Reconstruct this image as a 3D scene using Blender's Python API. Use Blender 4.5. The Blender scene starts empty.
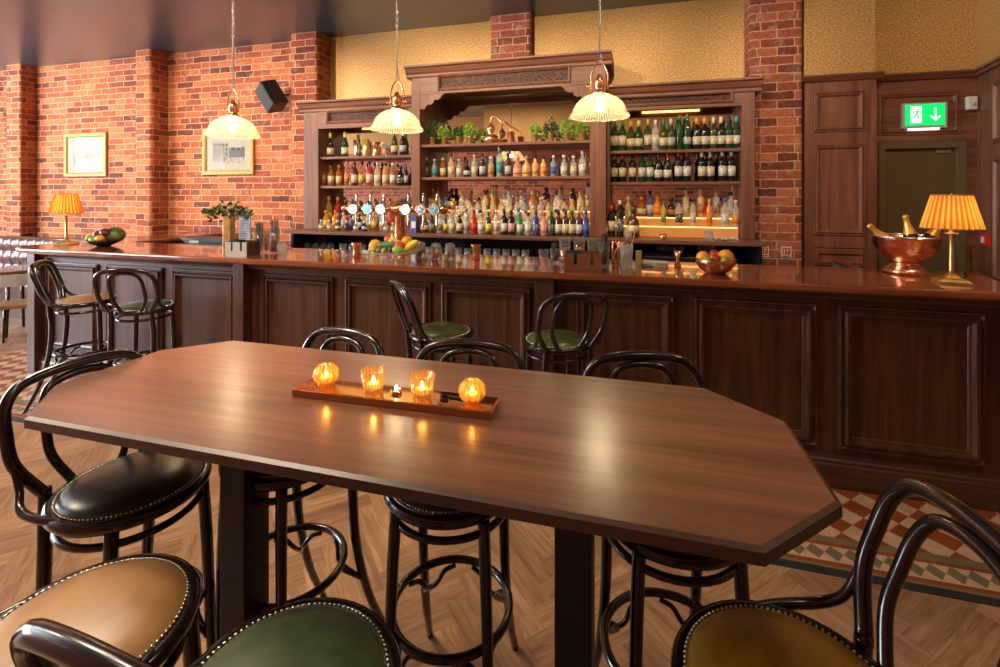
import bpy, bmesh, math, random
from mathutils import Matrix, Vector
R = math.radians
PI = math.pi
rng = random.Random(7)
SC = bpy.context.scene
COL = SC.collection

# ------------------------------------------------------------------ camera
CAMH, TH, F, PY0 = 1.66, R(15.733), 478.6, 192.47
cd = bpy.data.cameras.new('camera')
cam = bpy.data.objects.new('camera', cd)
COL.objects.link(cam)
cam.location = (0, 0, CAMH)
cam.rotation_euler = (R(90), 0, TH)
cd.sensor_width = 36
cd.lens = F / 1000 * 36
cd.shift_y = -(333.5 - PY0) / 1000
cd.clip_start = .05
SC.camera = cam
SC.view_settings.view_transform = 'Standard'
SC.view_settings.look = 'None'
SC.view_settings.gamma = 1
SC.view_settings.use_curve_mapping = False
SC.view_settings.exposure = 0.0

def xat(px, Y):                      # where the line of sight of a photo column meets the plane Y
    u = (px - 500) / F
    d = Y / (u * math.sin(TH) + math.cos(TH))
    return d * (u * math.cos(TH) - math.sin(TH))

# ------------------------------------------------------------------ materials
def newmat(name):
    m = bpy.data.materials.new(name); m.use_nodes = True
    nt = m.node_tree
    return m, nt, nt.nodes['Principled BSDF']
def pset(b, **k):
    names = dict(col='Base Color', rough='Roughness', metal='Metallic', alpha='Alpha', coat='Coat Weight',
                 coatr='Coat Roughness', em='Emission Color', ems='Emission Strength', spec='Specular IOR Level', trans='Transmission Weight', ior='IOR', sss='Subsurface Weight')
    for a, v in k.items():
        if a in ('col', 'em') and len(v) == 3: v = (*v, 1)
        b.inputs[names[a]].default_value = v
def simple(name, col, rough=.5, **k):
    m, nt, b = newmat(name); pset(b, col=col, rough=rough, **k); return m
def N(nt, t, **inp):
    n = nt.nodes.new(t)
    for k, v in inp.items():
        if k in n.inputs: n.inputs[k].default_value = v
        else: setattr(n, k, v)
    return n
def ramp(nt, stops, interp='LINEAR'):
    n = nt.nodes.new('ShaderNodeValToRGB'); cr = n.color_ramp; cr.interpolation = interp
    while len(cr.elements) < len(stops): cr.elements.new(.5)
    for e, (p, c) in zip(cr.elements, stops):
        e.position = p; e.color = (*c, 1) if len(c) == 3 else c
    return n
def bump(nt, b, src, strength=.3, dist=.01):
    n = N(nt, 'ShaderNodeBump', Strength=strength, Distance=dist)
    nt.links.new(src, n.inputs['Height']); nt.links.new(n.outputs[0], b.inputs['Normal'])
def wood(name, c1, c2, axis='X', rough=.35, scale=1., coat=0., bmp=.15, coatr=.1, uv=False, contrast=(.3, .7), obj=True):
    m, nt, b = newmat(name); L = nt.links.new
    tc = nt.nodes.new('ShaderNodeTexCoord'); mp = nt.nodes.new('ShaderNodeMapping')
    L(tc.outputs['UV' if uv else 'Object'], mp.inputs[0])
    s = [14., 14., 14.]; s['XYZ'.index(axis)] = .9
    mp.inputs['Scale'].default_value = [q * scale for q in s]
    n1 = N(nt, 'ShaderNodeTexNoise', Scale=1.2, Detail=6., Roughness=.62, Distortion=.6); L(mp.outputs[0], n1.inputs[0])
    s2 = nt.nodes.new('ShaderNodeMapping'); L(tc.outputs['UV' if uv else 'Object'], s2.inputs[0])
    t = [120., 120., 120.]; t['XYZ'.index(axis)] = 3.; s2.inputs['Scale'].default_value = [q * scale for q in t]
    n2 = N(nt, 'ShaderNodeTexNoise', Scale=1., Detail=3.); L(s2.outputs[0], n2.inputs[0])
    mx = N(nt, 'ShaderNodeMath', operation='MULTIPLY_ADD'); L(n2.outputs[0], mx.inputs[0]); mx.inputs[1].default_value = .35
    L(n1.outputs[0], mx.inputs[2])
    sb = N(nt, 'ShaderNodeMath', operation='SUBTRACT'); L(mx.outputs[0], sb.inputs[0]); sb.inputs[1].default_value = .17
    r = ramp(nt, [(contrast[0], c1), (contrast[1], c2)]); L(sb.outputs[0], r.inputs[0]); L(r.outputs[0], b.inputs['Base Color'])
    pset(b, rough=rough, coat=coat, coatr=coatr)
    bump(nt, b, sb.outputs[0], bmp, .002)
    return m
def brick(name, hue, mort=(.62, .41, .27)):
    m, nt, b = newmat(name); L = nt.links.new
    tc = nt.nodes.new('ShaderNodeTexCoord')
    nd = N(nt, 'ShaderNodeTexNoise', Scale=9., Detail=4., Roughness=.7); L(tc.outputs['UV'], nd.inputs[0])
    ad = N(nt, 'ShaderNodeMixRGB', blend_type='LINEAR_LIGHT'); ad.inputs[0].default_value = .014
    L(tc.outputs['UV'], ad.inputs[1]); L(nd.outputs[1], ad.inputs[2])
    bk = nt.nodes.new('ShaderNodeTexBrick'); L(ad.outputs[0], bk.inputs[0])
    bk.offset = .5; bk.squash = .6; bk.squash_frequency = 4
    for k, v in (('Scale', 1.), ('Mortar Size', .0062), ('Mortar Smooth', .35), ('Bias', 0.), ('Brick Width', .28), ('Row Height', .081)):
        bk.inputs[k].default_value = v
    bk.inputs['Color1'].default_value = (0, 0, 0, 1); bk.inputs['Color2'].default_value = (1, 1, 1, 1); bk.inputs['Mortar'].default_value = (.5, .5, .5, 1)
    n0 = N(nt, 'ShaderNodeTexNoise', Scale=2.1, Detail=5., Roughness=.7); L(tc.outputs['UV'], n0.inputs[0])
    mx = N(nt, 'ShaderNodeMixRGB'); mx.inputs[0].default_value = .38; L(bk.outputs[0], mx.inputs[1]); L(n0.outputs[0], mx.inputs[2])
    r = ramp(nt, hue, 'LINEAR'); L(mx.outputs[0], r.inputs[0])
    n1 = N(nt, 'ShaderNodeTexNoise', Scale=30., Detail=8., Roughness=.75); L(tc.outputs['UV'], n1.inputs[0])
    r1 = ramp(nt, [(.34, (.45, .38, .38)), (.52, (.95, .95, .95)), (.66, (1.2, 1.15, 1.1))]); L(n1.outputs[0], r1.inputs[0])
    mu = N(nt, 'ShaderNodeMixRGB', blend_type='MULTIPLY'); mu.inputs[0].default_value = .85
    L(r.outputs[0], mu.inputs[1]); L(r1.outputs[0], mu.inputs[2])
    n3 = N(nt, 'ShaderNodeTexNoise', Scale=4.5, Detail=10., Roughness=.8); L(tc.outputs['UV'], n3.inputs[0])
    r3 = ramp(nt, [(.54, (0, 0, 0)), (.66, (.6, .6, .6))]); L(n3.outputs[0], r3.inputs[0])
    sm = N(nt, 'ShaderNodeMixRGB'); L(r3.outputs[0], sm.inputs[0]); L(mu.outputs[0], sm.inputs[1]); sm.inputs[2].default_value = (*[q*.92 for q in mort], 1)
    mo = N(nt, 'ShaderNodeMixRGB'); mf = N(nt, 'ShaderNodeMath', operation='MULTIPLY'); L(bk.outputs[1], mf.inputs[0]); L(r1.outputs[0], mf.inputs[1])
    L(mf.outputs[0], mo.inputs[0]); L(sm.outputs[0], mo.inputs[1]); mo.inputs[2].default_value = (*mort, 1)
    L(mo.outputs[0], b.inputs['Base Color']); pset(b, rough=.8, spec=.3)
    iv = N(nt, 'ShaderNodeMath', operation='MULTIPLY_ADD'); L(bk.outputs[1], iv.inputs[0]); iv.inputs[1].default_value = -1.
    L(n1.outputs[0], iv.inputs[2])
    bump(nt, b, iv.outputs[0], .6, .014)
    return m
def goldpaper():
    m, nt, b = newmat('gold_wallpaper'); L = nt.links.new
    tc = nt.nodes.new('ShaderNodeTexCoord')
    n = N(nt, 'ShaderNodeTexNoise', Scale=78., Detail=3., Roughness=.55); L(tc.outputs['UV'], n.inputs[0])
    r = ramp(nt, [(.34, (.34, .175, .050)), (.5, (.50, .285, .095)), (.66, (.74, .49, .21))]); L(n.outputs[0], r.inputs[0])
    L(r.outputs[0], b.inputs['Base Color']); pset(b, rough=.42, metal=.25)
    bump(nt, b, n.outputs[0], .4, .004)
    return m
def ribbing(nt, sock, n, base):
    L = nt.links.new; tc = nt.nodes.new('ShaderNodeTexCoord'); sp = nt.nodes.new('ShaderNodeSeparateXYZ'); L(tc.outputs['Object'], sp.inputs[0])
    an = N(nt, 'ShaderNodeMath', operation='ARCTAN2'); L(sp.outputs[1], an.inputs[0]); L(sp.outputs[0], an.inputs[1])
    ml = N(nt, 'ShaderNodeMath', operation='MULTIPLY'); L(an.outputs[0], ml.inputs[0]); ml.inputs[1].default_value = n
    sn = N(nt, 'ShaderNodeMath', operation='SINE'); L(ml.outputs[0], sn.inputs[0])
    ma = N(nt, 'ShaderNodeMath', operation='MULTIPLY_ADD'); L(sn.outputs[0], ma.inputs[0]); ma.inputs[1].default_value = base*.6; ma.inputs[2].default_value = base; L(ma.outputs[0], sock)
def glassmat(name, tint=(1, 1, 1), mixb=.0, rough=.02, body=(1, 1, 1), refl=.85, ribs=0):
    m, nt, b = newmat(name); L = nt.links.new
    nt.nodes.remove(b); out = nt.nodes['Material Output']
    tr = N(nt, 'ShaderNodeBsdfTransparent'); tr.inputs[0].default_value = (*tint, 1)
    gl = N(nt, 'ShaderNodeBsdfGlossy', Roughness=rough)
    lw = N(nt, 'ShaderNodeLayerWeight', Blend=.5); pw = N(nt, 'ShaderNodeMath', operation='POWER'); L(lw.outputs[1], pw.inputs[0]); pw.inputs[1].default_value = 3.2
    fr = N(nt, 'ShaderNodeMath', operation='MULTIPLY_ADD'); L(pw.outputs[0], fr.inputs[0]); fr.inputs[1].default_value = refl; fr.inputs[2].default_value = .05*refl
    mx = N(nt, 'ShaderNodeMixShader'); L(fr.outputs[0], mx.inputs[0]); L(tr.outputs[0], mx.inputs[1]); L(gl.outputs[0], mx.inputs[2])
    last = mx
    if mixb:
        df = N(nt, 'ShaderNodeBsdfTranslucent'); df.inputs[0].default_value = (*body, 1)
        d2 = N(nt, 'ShaderNodeBsdfDiffuse'); d2.inputs[0].default_value = (*body, 1)
        md = N(nt, 'ShaderNodeMixShader'); md.inputs[0].default_value = .5; L(df.outputs[0], md.inputs[1]); L(d2.outputs[0], md.inputs[2])
        m2 = N(nt, 'ShaderNodeMixShader'); m2.inputs[0].default_value = mixb; ribbing(nt, m2.inputs[0], ribs, mixb) if ribs else None; L(mx.outputs[0], m2.inputs[1]); L(md.outputs[0], m2.inputs[2]); last = m2
    L(last.outputs[0], out.inputs[0])
    return m
def noisy(name, c1, c2, scale=8., rough=.5, bmp=.0, lo=.35, hi=.65, **k):
    m, nt, b = newmat(name); L = nt.links.new
    tc = nt.nodes.new('ShaderNodeTexCoord')
    n = N(nt, 'ShaderNodeTexNoise', Scale=scale, Detail=4.); L(tc.outputs['Object'], n.inputs[0])
    r = ramp(nt, [(lo, c1), (hi, c2)]); L(n.outputs[0], r.inputs[0]); L(r.outputs[0], b.inputs['Base Color'])
    pset(b, rough=rough, **k)
    if bmp: bump(nt, b, n.outputs[0], bmp, .003)
    return m

M = {}
M['bar_wood_v'] = wood('dark_walnut_upright_grain', (.026, .009, .005), (.115, .040, .020), 'Z', .38, coat=.15, coatr=.25)
M['bar_wood_h'] = wood('dark_walnut_level_grain', (.028, .009, .005), (.105, .037, .019), 'X', .38, coat=.15, coatr=.25)
M['cab_wood_v'] = wood('brown_oak_upright_grain', (.105, .036, .020), (.270, .105, .058), 'Z', .45)
M['cab_wood_h'] = wood('brown_oak_level_grain', (.105, .036, .020), (.270, .105, .058), 'X', .45)
M['cab_wood_y'] = wood('brown_oak_depth_grain', (.105, .036, .020), (.270, .105, .058), 'Y', .45)
M['caddy_wood'] = wood('warm_brown_caddy', (.13, .05, .02), (.26, .11, .045), 'X', .35)
M['bar_top'] = wood('polished_red_mahogany', (.13, .028, .010), (.34, .090, .032), 'X', .16, coat=.8, coatr=.05, bmp=.03)
M['table_wood'] = wood('matt_walnut_table', (.095, .033, .016), (.270, .108, .055), 'X', .31, scale=.62, coat=.9, coatr=.24, bmp=.02)
M['table_wood'].node_tree.nodes['Principled BSDF'].inputs['Coat IOR'].default_value = 2.0
M['table_edge'] = wood('dark_walnut_table_edge', (.045, .018, .012), (.10, .045, .03), 'X', .35, coat=.2, coatr=.3, bmp=.05)
M['bentwood'] = simple('black_brown_bentwood', (.012, .007, .006), .22, coat=.6, coatr=.12)
M['brick'] = brick('old_orange_brick', [(.12, (.10, .028, .022)), (.30, (.26, .060, .030)), (.48, (.44, .105, .038)), (.66, (.54, .165, .058)), (.85, (.60, .205, .075)), (1, (.40, .13, .07))])
M['brick_red'] = brick('pinkish_red_brick', [(.15, (.14, .040, .034)), (.4, (.34, .090, .062)), (.7, (.48, .145, .090)), (.9, (.58, .19, .09))])
M['gold'] = goldpaper()
M['mirror'] = simple('mirror_glass', (.86, .82, .76), .015, metal=1.)
M['black_steel'] = simple('black_powder_coated_steel', (.010, .011, .013), .45)
M['black_plastic'] = simple('black_plastic', (.012, .012, .014), .4)
M['navy_unit'] = simple('dark_blue_fridge_front', (.012, .014, .022), .3)
M['brass'] = noisy('aged_brass', (.62, .40, .12), (.86, .60, .24), 20, .34, metal=.85)
M['copper'] = noisy('hammered_copper', (.82, .40, .24), (.96, .58, .40), 60, .22, bmp=.35, metal=1.)
M['copper_smooth'] = simple('polished_copper', (.93, .46, .24), .24, metal=.92)
M['nail'] = simple('antique_brass_nails', (.72, .62, .42), .25, metal=1.)
M['gold_foil'] = simple('gold_foil', (.85, .52, .11), .38, metal=.6)
M['light_steel'] = simple('pale_painted_steel', (.50, .47, .42), .45)
M['chrome'] = simple('chrome', (.8, .8, .82), .08, metal=1.)
M['silver'] = simple('brushed_steel', (.62, .6, .56), .25, metal=1.)
M['white'] = simple('white_plastic', (.75, .74, .70), .4)
M['paper'] = simple('cream_paper', (.80, .74, .62), .8)
M['red'] = simple('red_plastic', (.65, .02, .02), .4)
M['leather_green'] = noisy('dark_green_leather', (.028, .044, .022), (.060, .082, .042), 9, .27, bmp=.05, coat=.3, coatr=.3)
M['leather_moss'] = noisy('moss_green_leather', (.045, .062, .018), (.095, .115, .038), 9, .3, bmp=.05, coat=.3, coatr=.3)
M['leather_tan'] = noisy('tan_leather', (.24, .115, .035), (.40, .21, .075), 7, .36, bmp=.05, coat=.15, coatr=.4)
M['leather_ochre'] = noisy('ochre_leather', (.27, .125, .010), (.38, .19, .018), 7, .27, bmp=.05, coat=.3, coatr=.25)
M['picture_glass'] = glassmat('picture_glass', (.99, .99, .99), refl=.03)
M['glass'] = glassmat('clear_glass', (.97, .97, .97), .06, .02, (.9, .9, .88))
M['glass_frost'] = glassmat('pressed_clear_glass', (.92, .93, .93), .22, .08, (.9, .9, .9))
M['glass_amber'] = glassmat('amber_pressed_glass', (1., .80, .48), .26, .06, (1., .60, .18), ribs=15)
M['shade_glass'] = glassmat('ribbed_shade_glass', (1., .96, .82), .38, .18, (1., .92, .70), ribs=64)
def lit(name, col, s, rough=.5):
    return simple(name, col, rough, em=col, ems=s)
M['bulb'] = lit('lit_bulb', (1., .80, .50), 110)
M['flame'] = lit('candle_flame', (1., .62, .22), 190)
M['led'] = lit('warm_led_strip', (1., .50, .14), 5)
M['badge_white'] = lit('lit_white_badge', (.95, .93, .88), 1.6)
M['badge_blue'] = lit('lit_blue_badge', (.20, .55, .80), 1.2)
M['badge_grey'] = lit('grey_badge', (.45, .50, .58), .5)
M['badge_teal'] = lit('teal_badge', (.20, .42, .48), .5)
M['exit_green'] = lit('lit_green_sign', (.0, .62, .12), 1.3)
M['exit_white'] = lit('lit_white_sign', (.85, 1., .88), 1.6)

def ceilingmat():
    m, nt, b = newmat('dark_painted_ceiling'); L = nt.links.new
    tc = nt.nodes.new('ShaderNodeTexCoord'); n = N(nt, 'ShaderNodeTexNoise', Scale=1.3, Detail=3.); L(tc.outputs['Object'], n.inputs[0])
    r = ramp(nt, [(.3, (.024, .058, .084)), (.7, (.036, .082, .116))]); L(n.outputs[0], r.inputs[0]); L(r.outputs[0], b.inputs['Base Color'])
    pset(b, rough=.32, coat=.8, coatr=.28); bump(nt, b, n.outputs[0], .3, .03)
    return m
M['ceiling'] = ceilingmat()

# ------------------------------------------------------------------ mesh builder
class MB:
    def __init__(s): s.v = []; s.f = []; s.sm = []; s.mi = []; s.X = None
    def add(s, vs, fs, smooth=False, mat=0):
        o = len(s.v)
        if s.X is not None: vs = [s.X @ Vector(p) for p in vs]
        s.v += [tuple(p) for p in vs]
        for f in fs: s.f.append([i + o for i in f]); s.sm.append(smooth); s.mi.append(mat)
        return s
    def box(s, x0, x1, y0, y1, z0, z1, bev=0, mat=0):
        if x1 < x0: x0, x1 = x1, x0
        if y1 < y0: y0, y1 = y1, y0
        if z1 < z0: z0, z1 = z1, z0
        if bev <= 0:
            v = [(x0,y0,z0),(x1,y0,z0),(x1,y1,z0),(x0,y1,z0),(x0,y0,z1),(x1,y0,z1),(x1,y1,z1),(x0,y1,z1)]
            return s.add(v, [(0,3,2,1),(4,5,6,7),(0,1,5,4),(1,2,6,5),(2,3,7,6),(3,0,4,7)], False, mat)
        b = min(bev, (x1-x0)/2.01, (y1-y0)/2.01, (z1-z0)/2.01)
        bm = bmesh.new(); bmesh.ops.create_cube(bm, size=1)
        for v in bm.verts: v.co = ((x0+x1)/2+v.co.x*(x1-x0), (y0+y1)/2+v.co.y*(y1-y0), (z0+z1)/2+v.co.z*(z1-z0))
        bmesh.ops.bevel(bm, geom=bm.edges[:], offset=b, segments=2, profile=.6, affect='EDGES')
        bm.verts.index_update()
        s.add([v.co.copy() for v in bm.verts], [[q.index for q in f.verts] for f in bm.faces], False, mat)
        bm.free(); return s
    def lathe(s, prof, seg=24, c=(0,0,0), mat=0, smooth=True, flute=0, fl_n=0, sx=1., sy=1., arc=None):
        vs = []; fs = []; n = len(prof)
        full = arc is None
        a0, a1 = (0, 2*PI) if full else arc
        cnt = seg if full else seg + 1
        for i in range(cnt):
            a = a0 + (a1-a0) * i / seg
            k = 1 + (flute * math.cos(a*fl_n) if flute else 0)
            for r, z in prof: vs.append((c[0]+r*k*math.cos(a)*sx, c[1]+r*k*math.sin(a)*sy, c[2]+z))
        for i in range(seg):
            j = (i+1) % cnt
            for k in range(n-1): fs.append((i*n+k, j*n+k, j*n+k+1, i*n+k+1))
        return s.add(vs, fs, smooth, mat)
    def tube(s, pts, r, seg=8, closed=False, mat=0, sub=0, cap=True):
        pts = [Vector(p) for p in pts]; n = len(pts)
        rr = list(r) if isinstance(r, (list, tuple)) else [r]*n
        if sub:
            q = []; q2 = []; m = n if closed else n-1
            for i in range(m):
                p0 = pts[(i-1) % n] if closed or i > 0 else pts[0]*2-pts[1]
                p1 = pts[i]; p2 = pts[(i+1) % n]
                p3 = pts[(i+2) % n] if closed or i+2 < n else p2*2-p1
                for k in range(sub):
                    t = k/sub
                    q.append(.5*((2*p1)+(p2-p0)*t+(2*p0-5*p1+4*p2-p3)*t*t+(3*p1-p0-3*p2+p3)*t**3))
                    q2.append(rr[i]*(1-t)+rr[(i+1) % n]*t)
            if not closed: q.append(pts[-1]); q2.append(rr[-1])
            pts, rr = q, q2; n = len(pts)
        T = []
        for i in range(n):
            a = pts[(i-1) % n] if closed or i > 0 else pts[i]; b = pts[(i+1) % n] if closed or i < n-1 else pts[i]
            T.append((b-a).normalized())
        up = Vector((0,0,1)) if abs(T[0].z) < .9 else Vector((1,0,0))
        nx = T[0].cross(up).normalized(); vs = []; fs = []
        for i in range(n):
            nx = (nx - T[i]*nx.dot(T[i])).normalized(); ny = T[i].cross(nx)
            for k in range(seg):
                a = 2*PI*k/seg; vs.append(pts[i]+(nx*math.cos(a)+ny*math.sin(a))*rr[i])
        m = n if closed else n-1
        for i in range(m):
            for k in range(seg):
                j = (i+1) % n; k2 = (k+1) % seg
                fs.append((i*seg+k, i*seg+k2, j*seg+k2, j*seg+k))
        if closed:   # twist correction: pick best offset for the last ring
            base = vs[:seg]; last = vs[(n-1)*seg:n*seg]
            best = min(range(seg), key=lambda o: sum((Vector(last[k])-Vector(base[(k+o) % seg])).length for k in range(seg)))
            fs = fs[:(n-1)*seg] + [((n-1)*seg+k, (n-1)*seg+(k+1) % seg, (k+1+best) % seg, (k+best) % seg) for k in range(seg)]
        elif cap:
            fs.append(tuple(range(seg))[::-1]); fs.append(tuple((n-1)*seg+k for k in range(seg)))
        return s.add(vs, fs, True, mat)
    def prism(s, poly, z0, z1, mat=0, axis='Z', matside=None):
        n = len(poly)
        def P(a, b, h): return (a, b, h) if axis == 'Z' else ((a, h, b) if axis == 'Y' else (h, a, b))
        vs = [P(a, b, z0) for a, b in poly] + [P(a, b, z1) for a, b in poly]
        s.add(vs, [tuple(range(n))[::-1], tuple(range(n, 2*n))], False, mat)
        s.add(vs, [(i, (i+1) % n, (i+1) % n+n, i+n) for i in range(n)], False, mat if matside is None else matside)
        return s
    def sphere(s, c, r, seg=10, rings=7, mat=0, sc=(1,1,1), rot=None):
        vs = []; fs = []
        for i in range(rings+1):
            t = PI*i/rings
            for k in range(seg):
                a = 2*PI*k/seg; p = Vector((math.sin(t)*math.cos(a)*r*sc[0], math.sin(t)*math.sin(a)*r*sc[1], math.cos(t)*r*sc[2]))
                if rot: p = rot @ p
                vs.append(p+Vector(c))
        for i in range(rings):
            for k in range(seg): fs.append((i*seg+k, (i+1)*seg+k, (i+1)*seg+(k+1) % seg, i*seg+(k+1) % seg))
        return s.add(vs, fs, True, mat)
    def frame(s, x0, x1, z0, z1, y, prof, mat=0, face=False, sgn=-1):
        """mitred moulding round a rectangle in the XZ plane at depth y; prof = (inset, height towards -Y)"""
        vs = []
        for ins, h in prof:
            vs += [(x0+ins, y+sgn*h, z0+ins), (x1-ins, y+sgn*h, z0+ins), (x1-ins, y+sgn*h, z1-ins), (x0+ins, y+sgn*h, z1-ins)]
        fs = []
        for k in range(len(prof)-1):
            for i in range(4):
                j = (i+1) % 4; fs.append((k*4+i, k*4+j, (k+1)*4+j, (k+1)*4+i))
        if face: q = (len(prof)-1)*4; fs.append((q, q+1, q+2, q+3))
        return s.add(vs, fs, False, mat)
    def mesh(s, name, mats, uvs=False):
        me = bpy.data.meshes.new(name); me.from_pydata(s.v, [], s.f)
        for m in (mats if isinstance(mats, (list, tuple)) else [mats]): me.materials.append(M[m] if isinstance(m, str) else m)
        me.polygons.foreach_set('use_smooth', s.sm); me.polygons.foreach_set('material_index', s.mi)
        bm = bmesh.new(); bm.from_mesh(me); bmesh.ops.remove_doubles(bm, verts=bm.verts[:], dist=1e-6)
        bmesh.ops.recalc_face_normals(bm, faces=bm.faces[:]); bm.to_mesh(me); bm.free()
        if uvs:
            ul = me.uv_layers.new(name='UVMap')
            for p in me.polygons:
                n = p.normal
                for li in p.loop_indices:
                    c = me.vertices[me.loops[li].vertex_index].co
                    if abs(n.z) > .7: uv = (c.x, c.y)
                    elif abs(n.x) > abs(n.y): uv = (c.y+.06, c.z)
                    else: uv = (c.x, c.z)
                    ul.data[li].uv = uv
        me.update(); return me
    def obj(s, name, mats, parent=None, loc=(0,0,0), rz=0, uvs=False):
        return inst(name, s.mesh(name, mats, uvs), parent, loc, rz)
def inst(name, me, parent=None, loc=(0,0,0), rz=0, scale=None):
    o = bpy.data.objects.new(name, me); COL.objects.link(o)
    if parent: o.parent = parent
    o.location = loc; o.rotation_euler = (0,0,rz)
    if scale: o.scale = scale if isinstance(scale, (list, tuple)) else (scale,)*3
    return o
def tag(o, label, cat, group=None, kind=None):
    o['label'] = label; o['category'] = cat
    if group: o['group'] = group
    if kind: o['kind'] = kind
    return o
def thing(name, label, cat, loc=(0,0,0), rz=0, group=None, scale=None):
    o = inst(name, None, None, loc, rz, scale); return tag(o, label, cat, group)
def struct(o): o['kind'] = 'structure'; return o
def lerp(a, b, t): return a+(b-a)*t

# ================================================================== SETTING
CZ = 3.566; YB = 5.1; XL = -11.5; XR = 2.63; YF = -1.4
# herringbone floor: every plank a quad with its own tint
def make_floor():
    me_v = []; me_f = []; uv = []; tint = []
    L_, W_ = .48, .096
    a = R(45); ca, sa = math.cos(a), math.sin(a)
    def put(x, y, dx, dy, horiz):
        cs = [(x, y), (x+dx, y), (x+dx, y+dy), (x, y+dy)]
        P = [(ca*p-sa*q, sa*p+ca*q) for p, q in cs]
        cx = sum(p[0] for p in P)/4; cy = sum(p[1] for p in P)/4
        cx, cy = cx-4.4, cy+1.8
        P = [(p[0]-4.4, p[1]+1.8) for p in P]
        if not (XL-.3 < cx < XR+.5 and YF-.3 < cy < YB+.3): return
        o = len(me_v); me_v.extend([(p[0], p[1], 0) for p in P]); me_f.append((o, o+1, o+2, o+3))
        ox, oy = rng.random()*9, rng.random()*9
        q = [(0, 0), (dx, 0), (dx, dy), (0, dy)] if horiz else [(0, 0), (0, dx), (dy, dx), (dy, 0)]
        uv.extend([(ox+u_, oy+v_) for u_, v_ in q]); tint.append(rng.random())
    n = int(L_/W_)
    for i in range(-70, 71):
        for k in range(-22, 23):
            bx, by = i*W_+k*L_, i*W_-k*L_
            put(bx, by, L_, W_, True)
            put(bx+0, by+W_, W_, L_, False) if False else put(bx-W_, by-0, W_, L_, False)
    me = bpy.data.meshes.new('floor'); me.from_pydata(me_v, [], me_f)
    ul = me.uv_layers.new(name='UVMap')
    for i, u_ in enumerate(uv): ul.data[i].uv = u_
    at = me.attributes.new('tint', 'FLOAT', 'FACE')
    for i, t in enumerate(tint): at.data[i].value = t
    m, nt, b = newmat('herringbone_oak'); Lk = nt.links.new
    tc = nt.nodes.new('ShaderNodeTexCoord'); mp = nt.nodes.new('ShaderNodeMapping'); Lk(tc.outputs['UV'], mp.inputs[0]); mp.inputs['Scale'].default_value = (3, 26, 1)
    n1 = N(nt, 'ShaderNodeTexNoise', Scale=1.4, Detail=6., Roughness=.65, Distortion=.8); Lk(mp.outputs[0], n1.inputs[0])
    r = ramp(nt, [(.28, (.22, .105, .048)), (.5, (.40, .215, .105)), (.72, (.56, .33, .18))]); Lk(n1.outputs[0], r.inputs[0])
    an = N(nt, 'ShaderNodeAttribute', attribute_name='tint')
    rt = ramp(nt, [(0, (.66, .62, .6)), (1, (1.12, 1.1, 1.08))]); Lk(an.outputs['Fac'], rt.inputs[0])
    mu = N(nt, 'ShaderNodeMixRGB', blend_type='MULTIPLY'); mu.inputs[0].default_value = 1; Lk(r.outputs[0], mu.inputs[1]); Lk(rt.outputs[0], mu.inputs[2])
    Lk(mu.outputs[0], b.inputs['Base Color']); pset(b, rough=.42); bump(nt, b, n1.outputs[0], .25, .003)
    me.materials.append(m)
    bpy_o = inst('floor', me); return struct(bpy_o)
make_floor()
mb = MB(); mb.box(XL-.1, XR+.6, YF-.1, YB+.3, -.2, -.004); struct(mb.obj('floor', simple('dark_subfloor', (.10, .055, .03), .7)))
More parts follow.
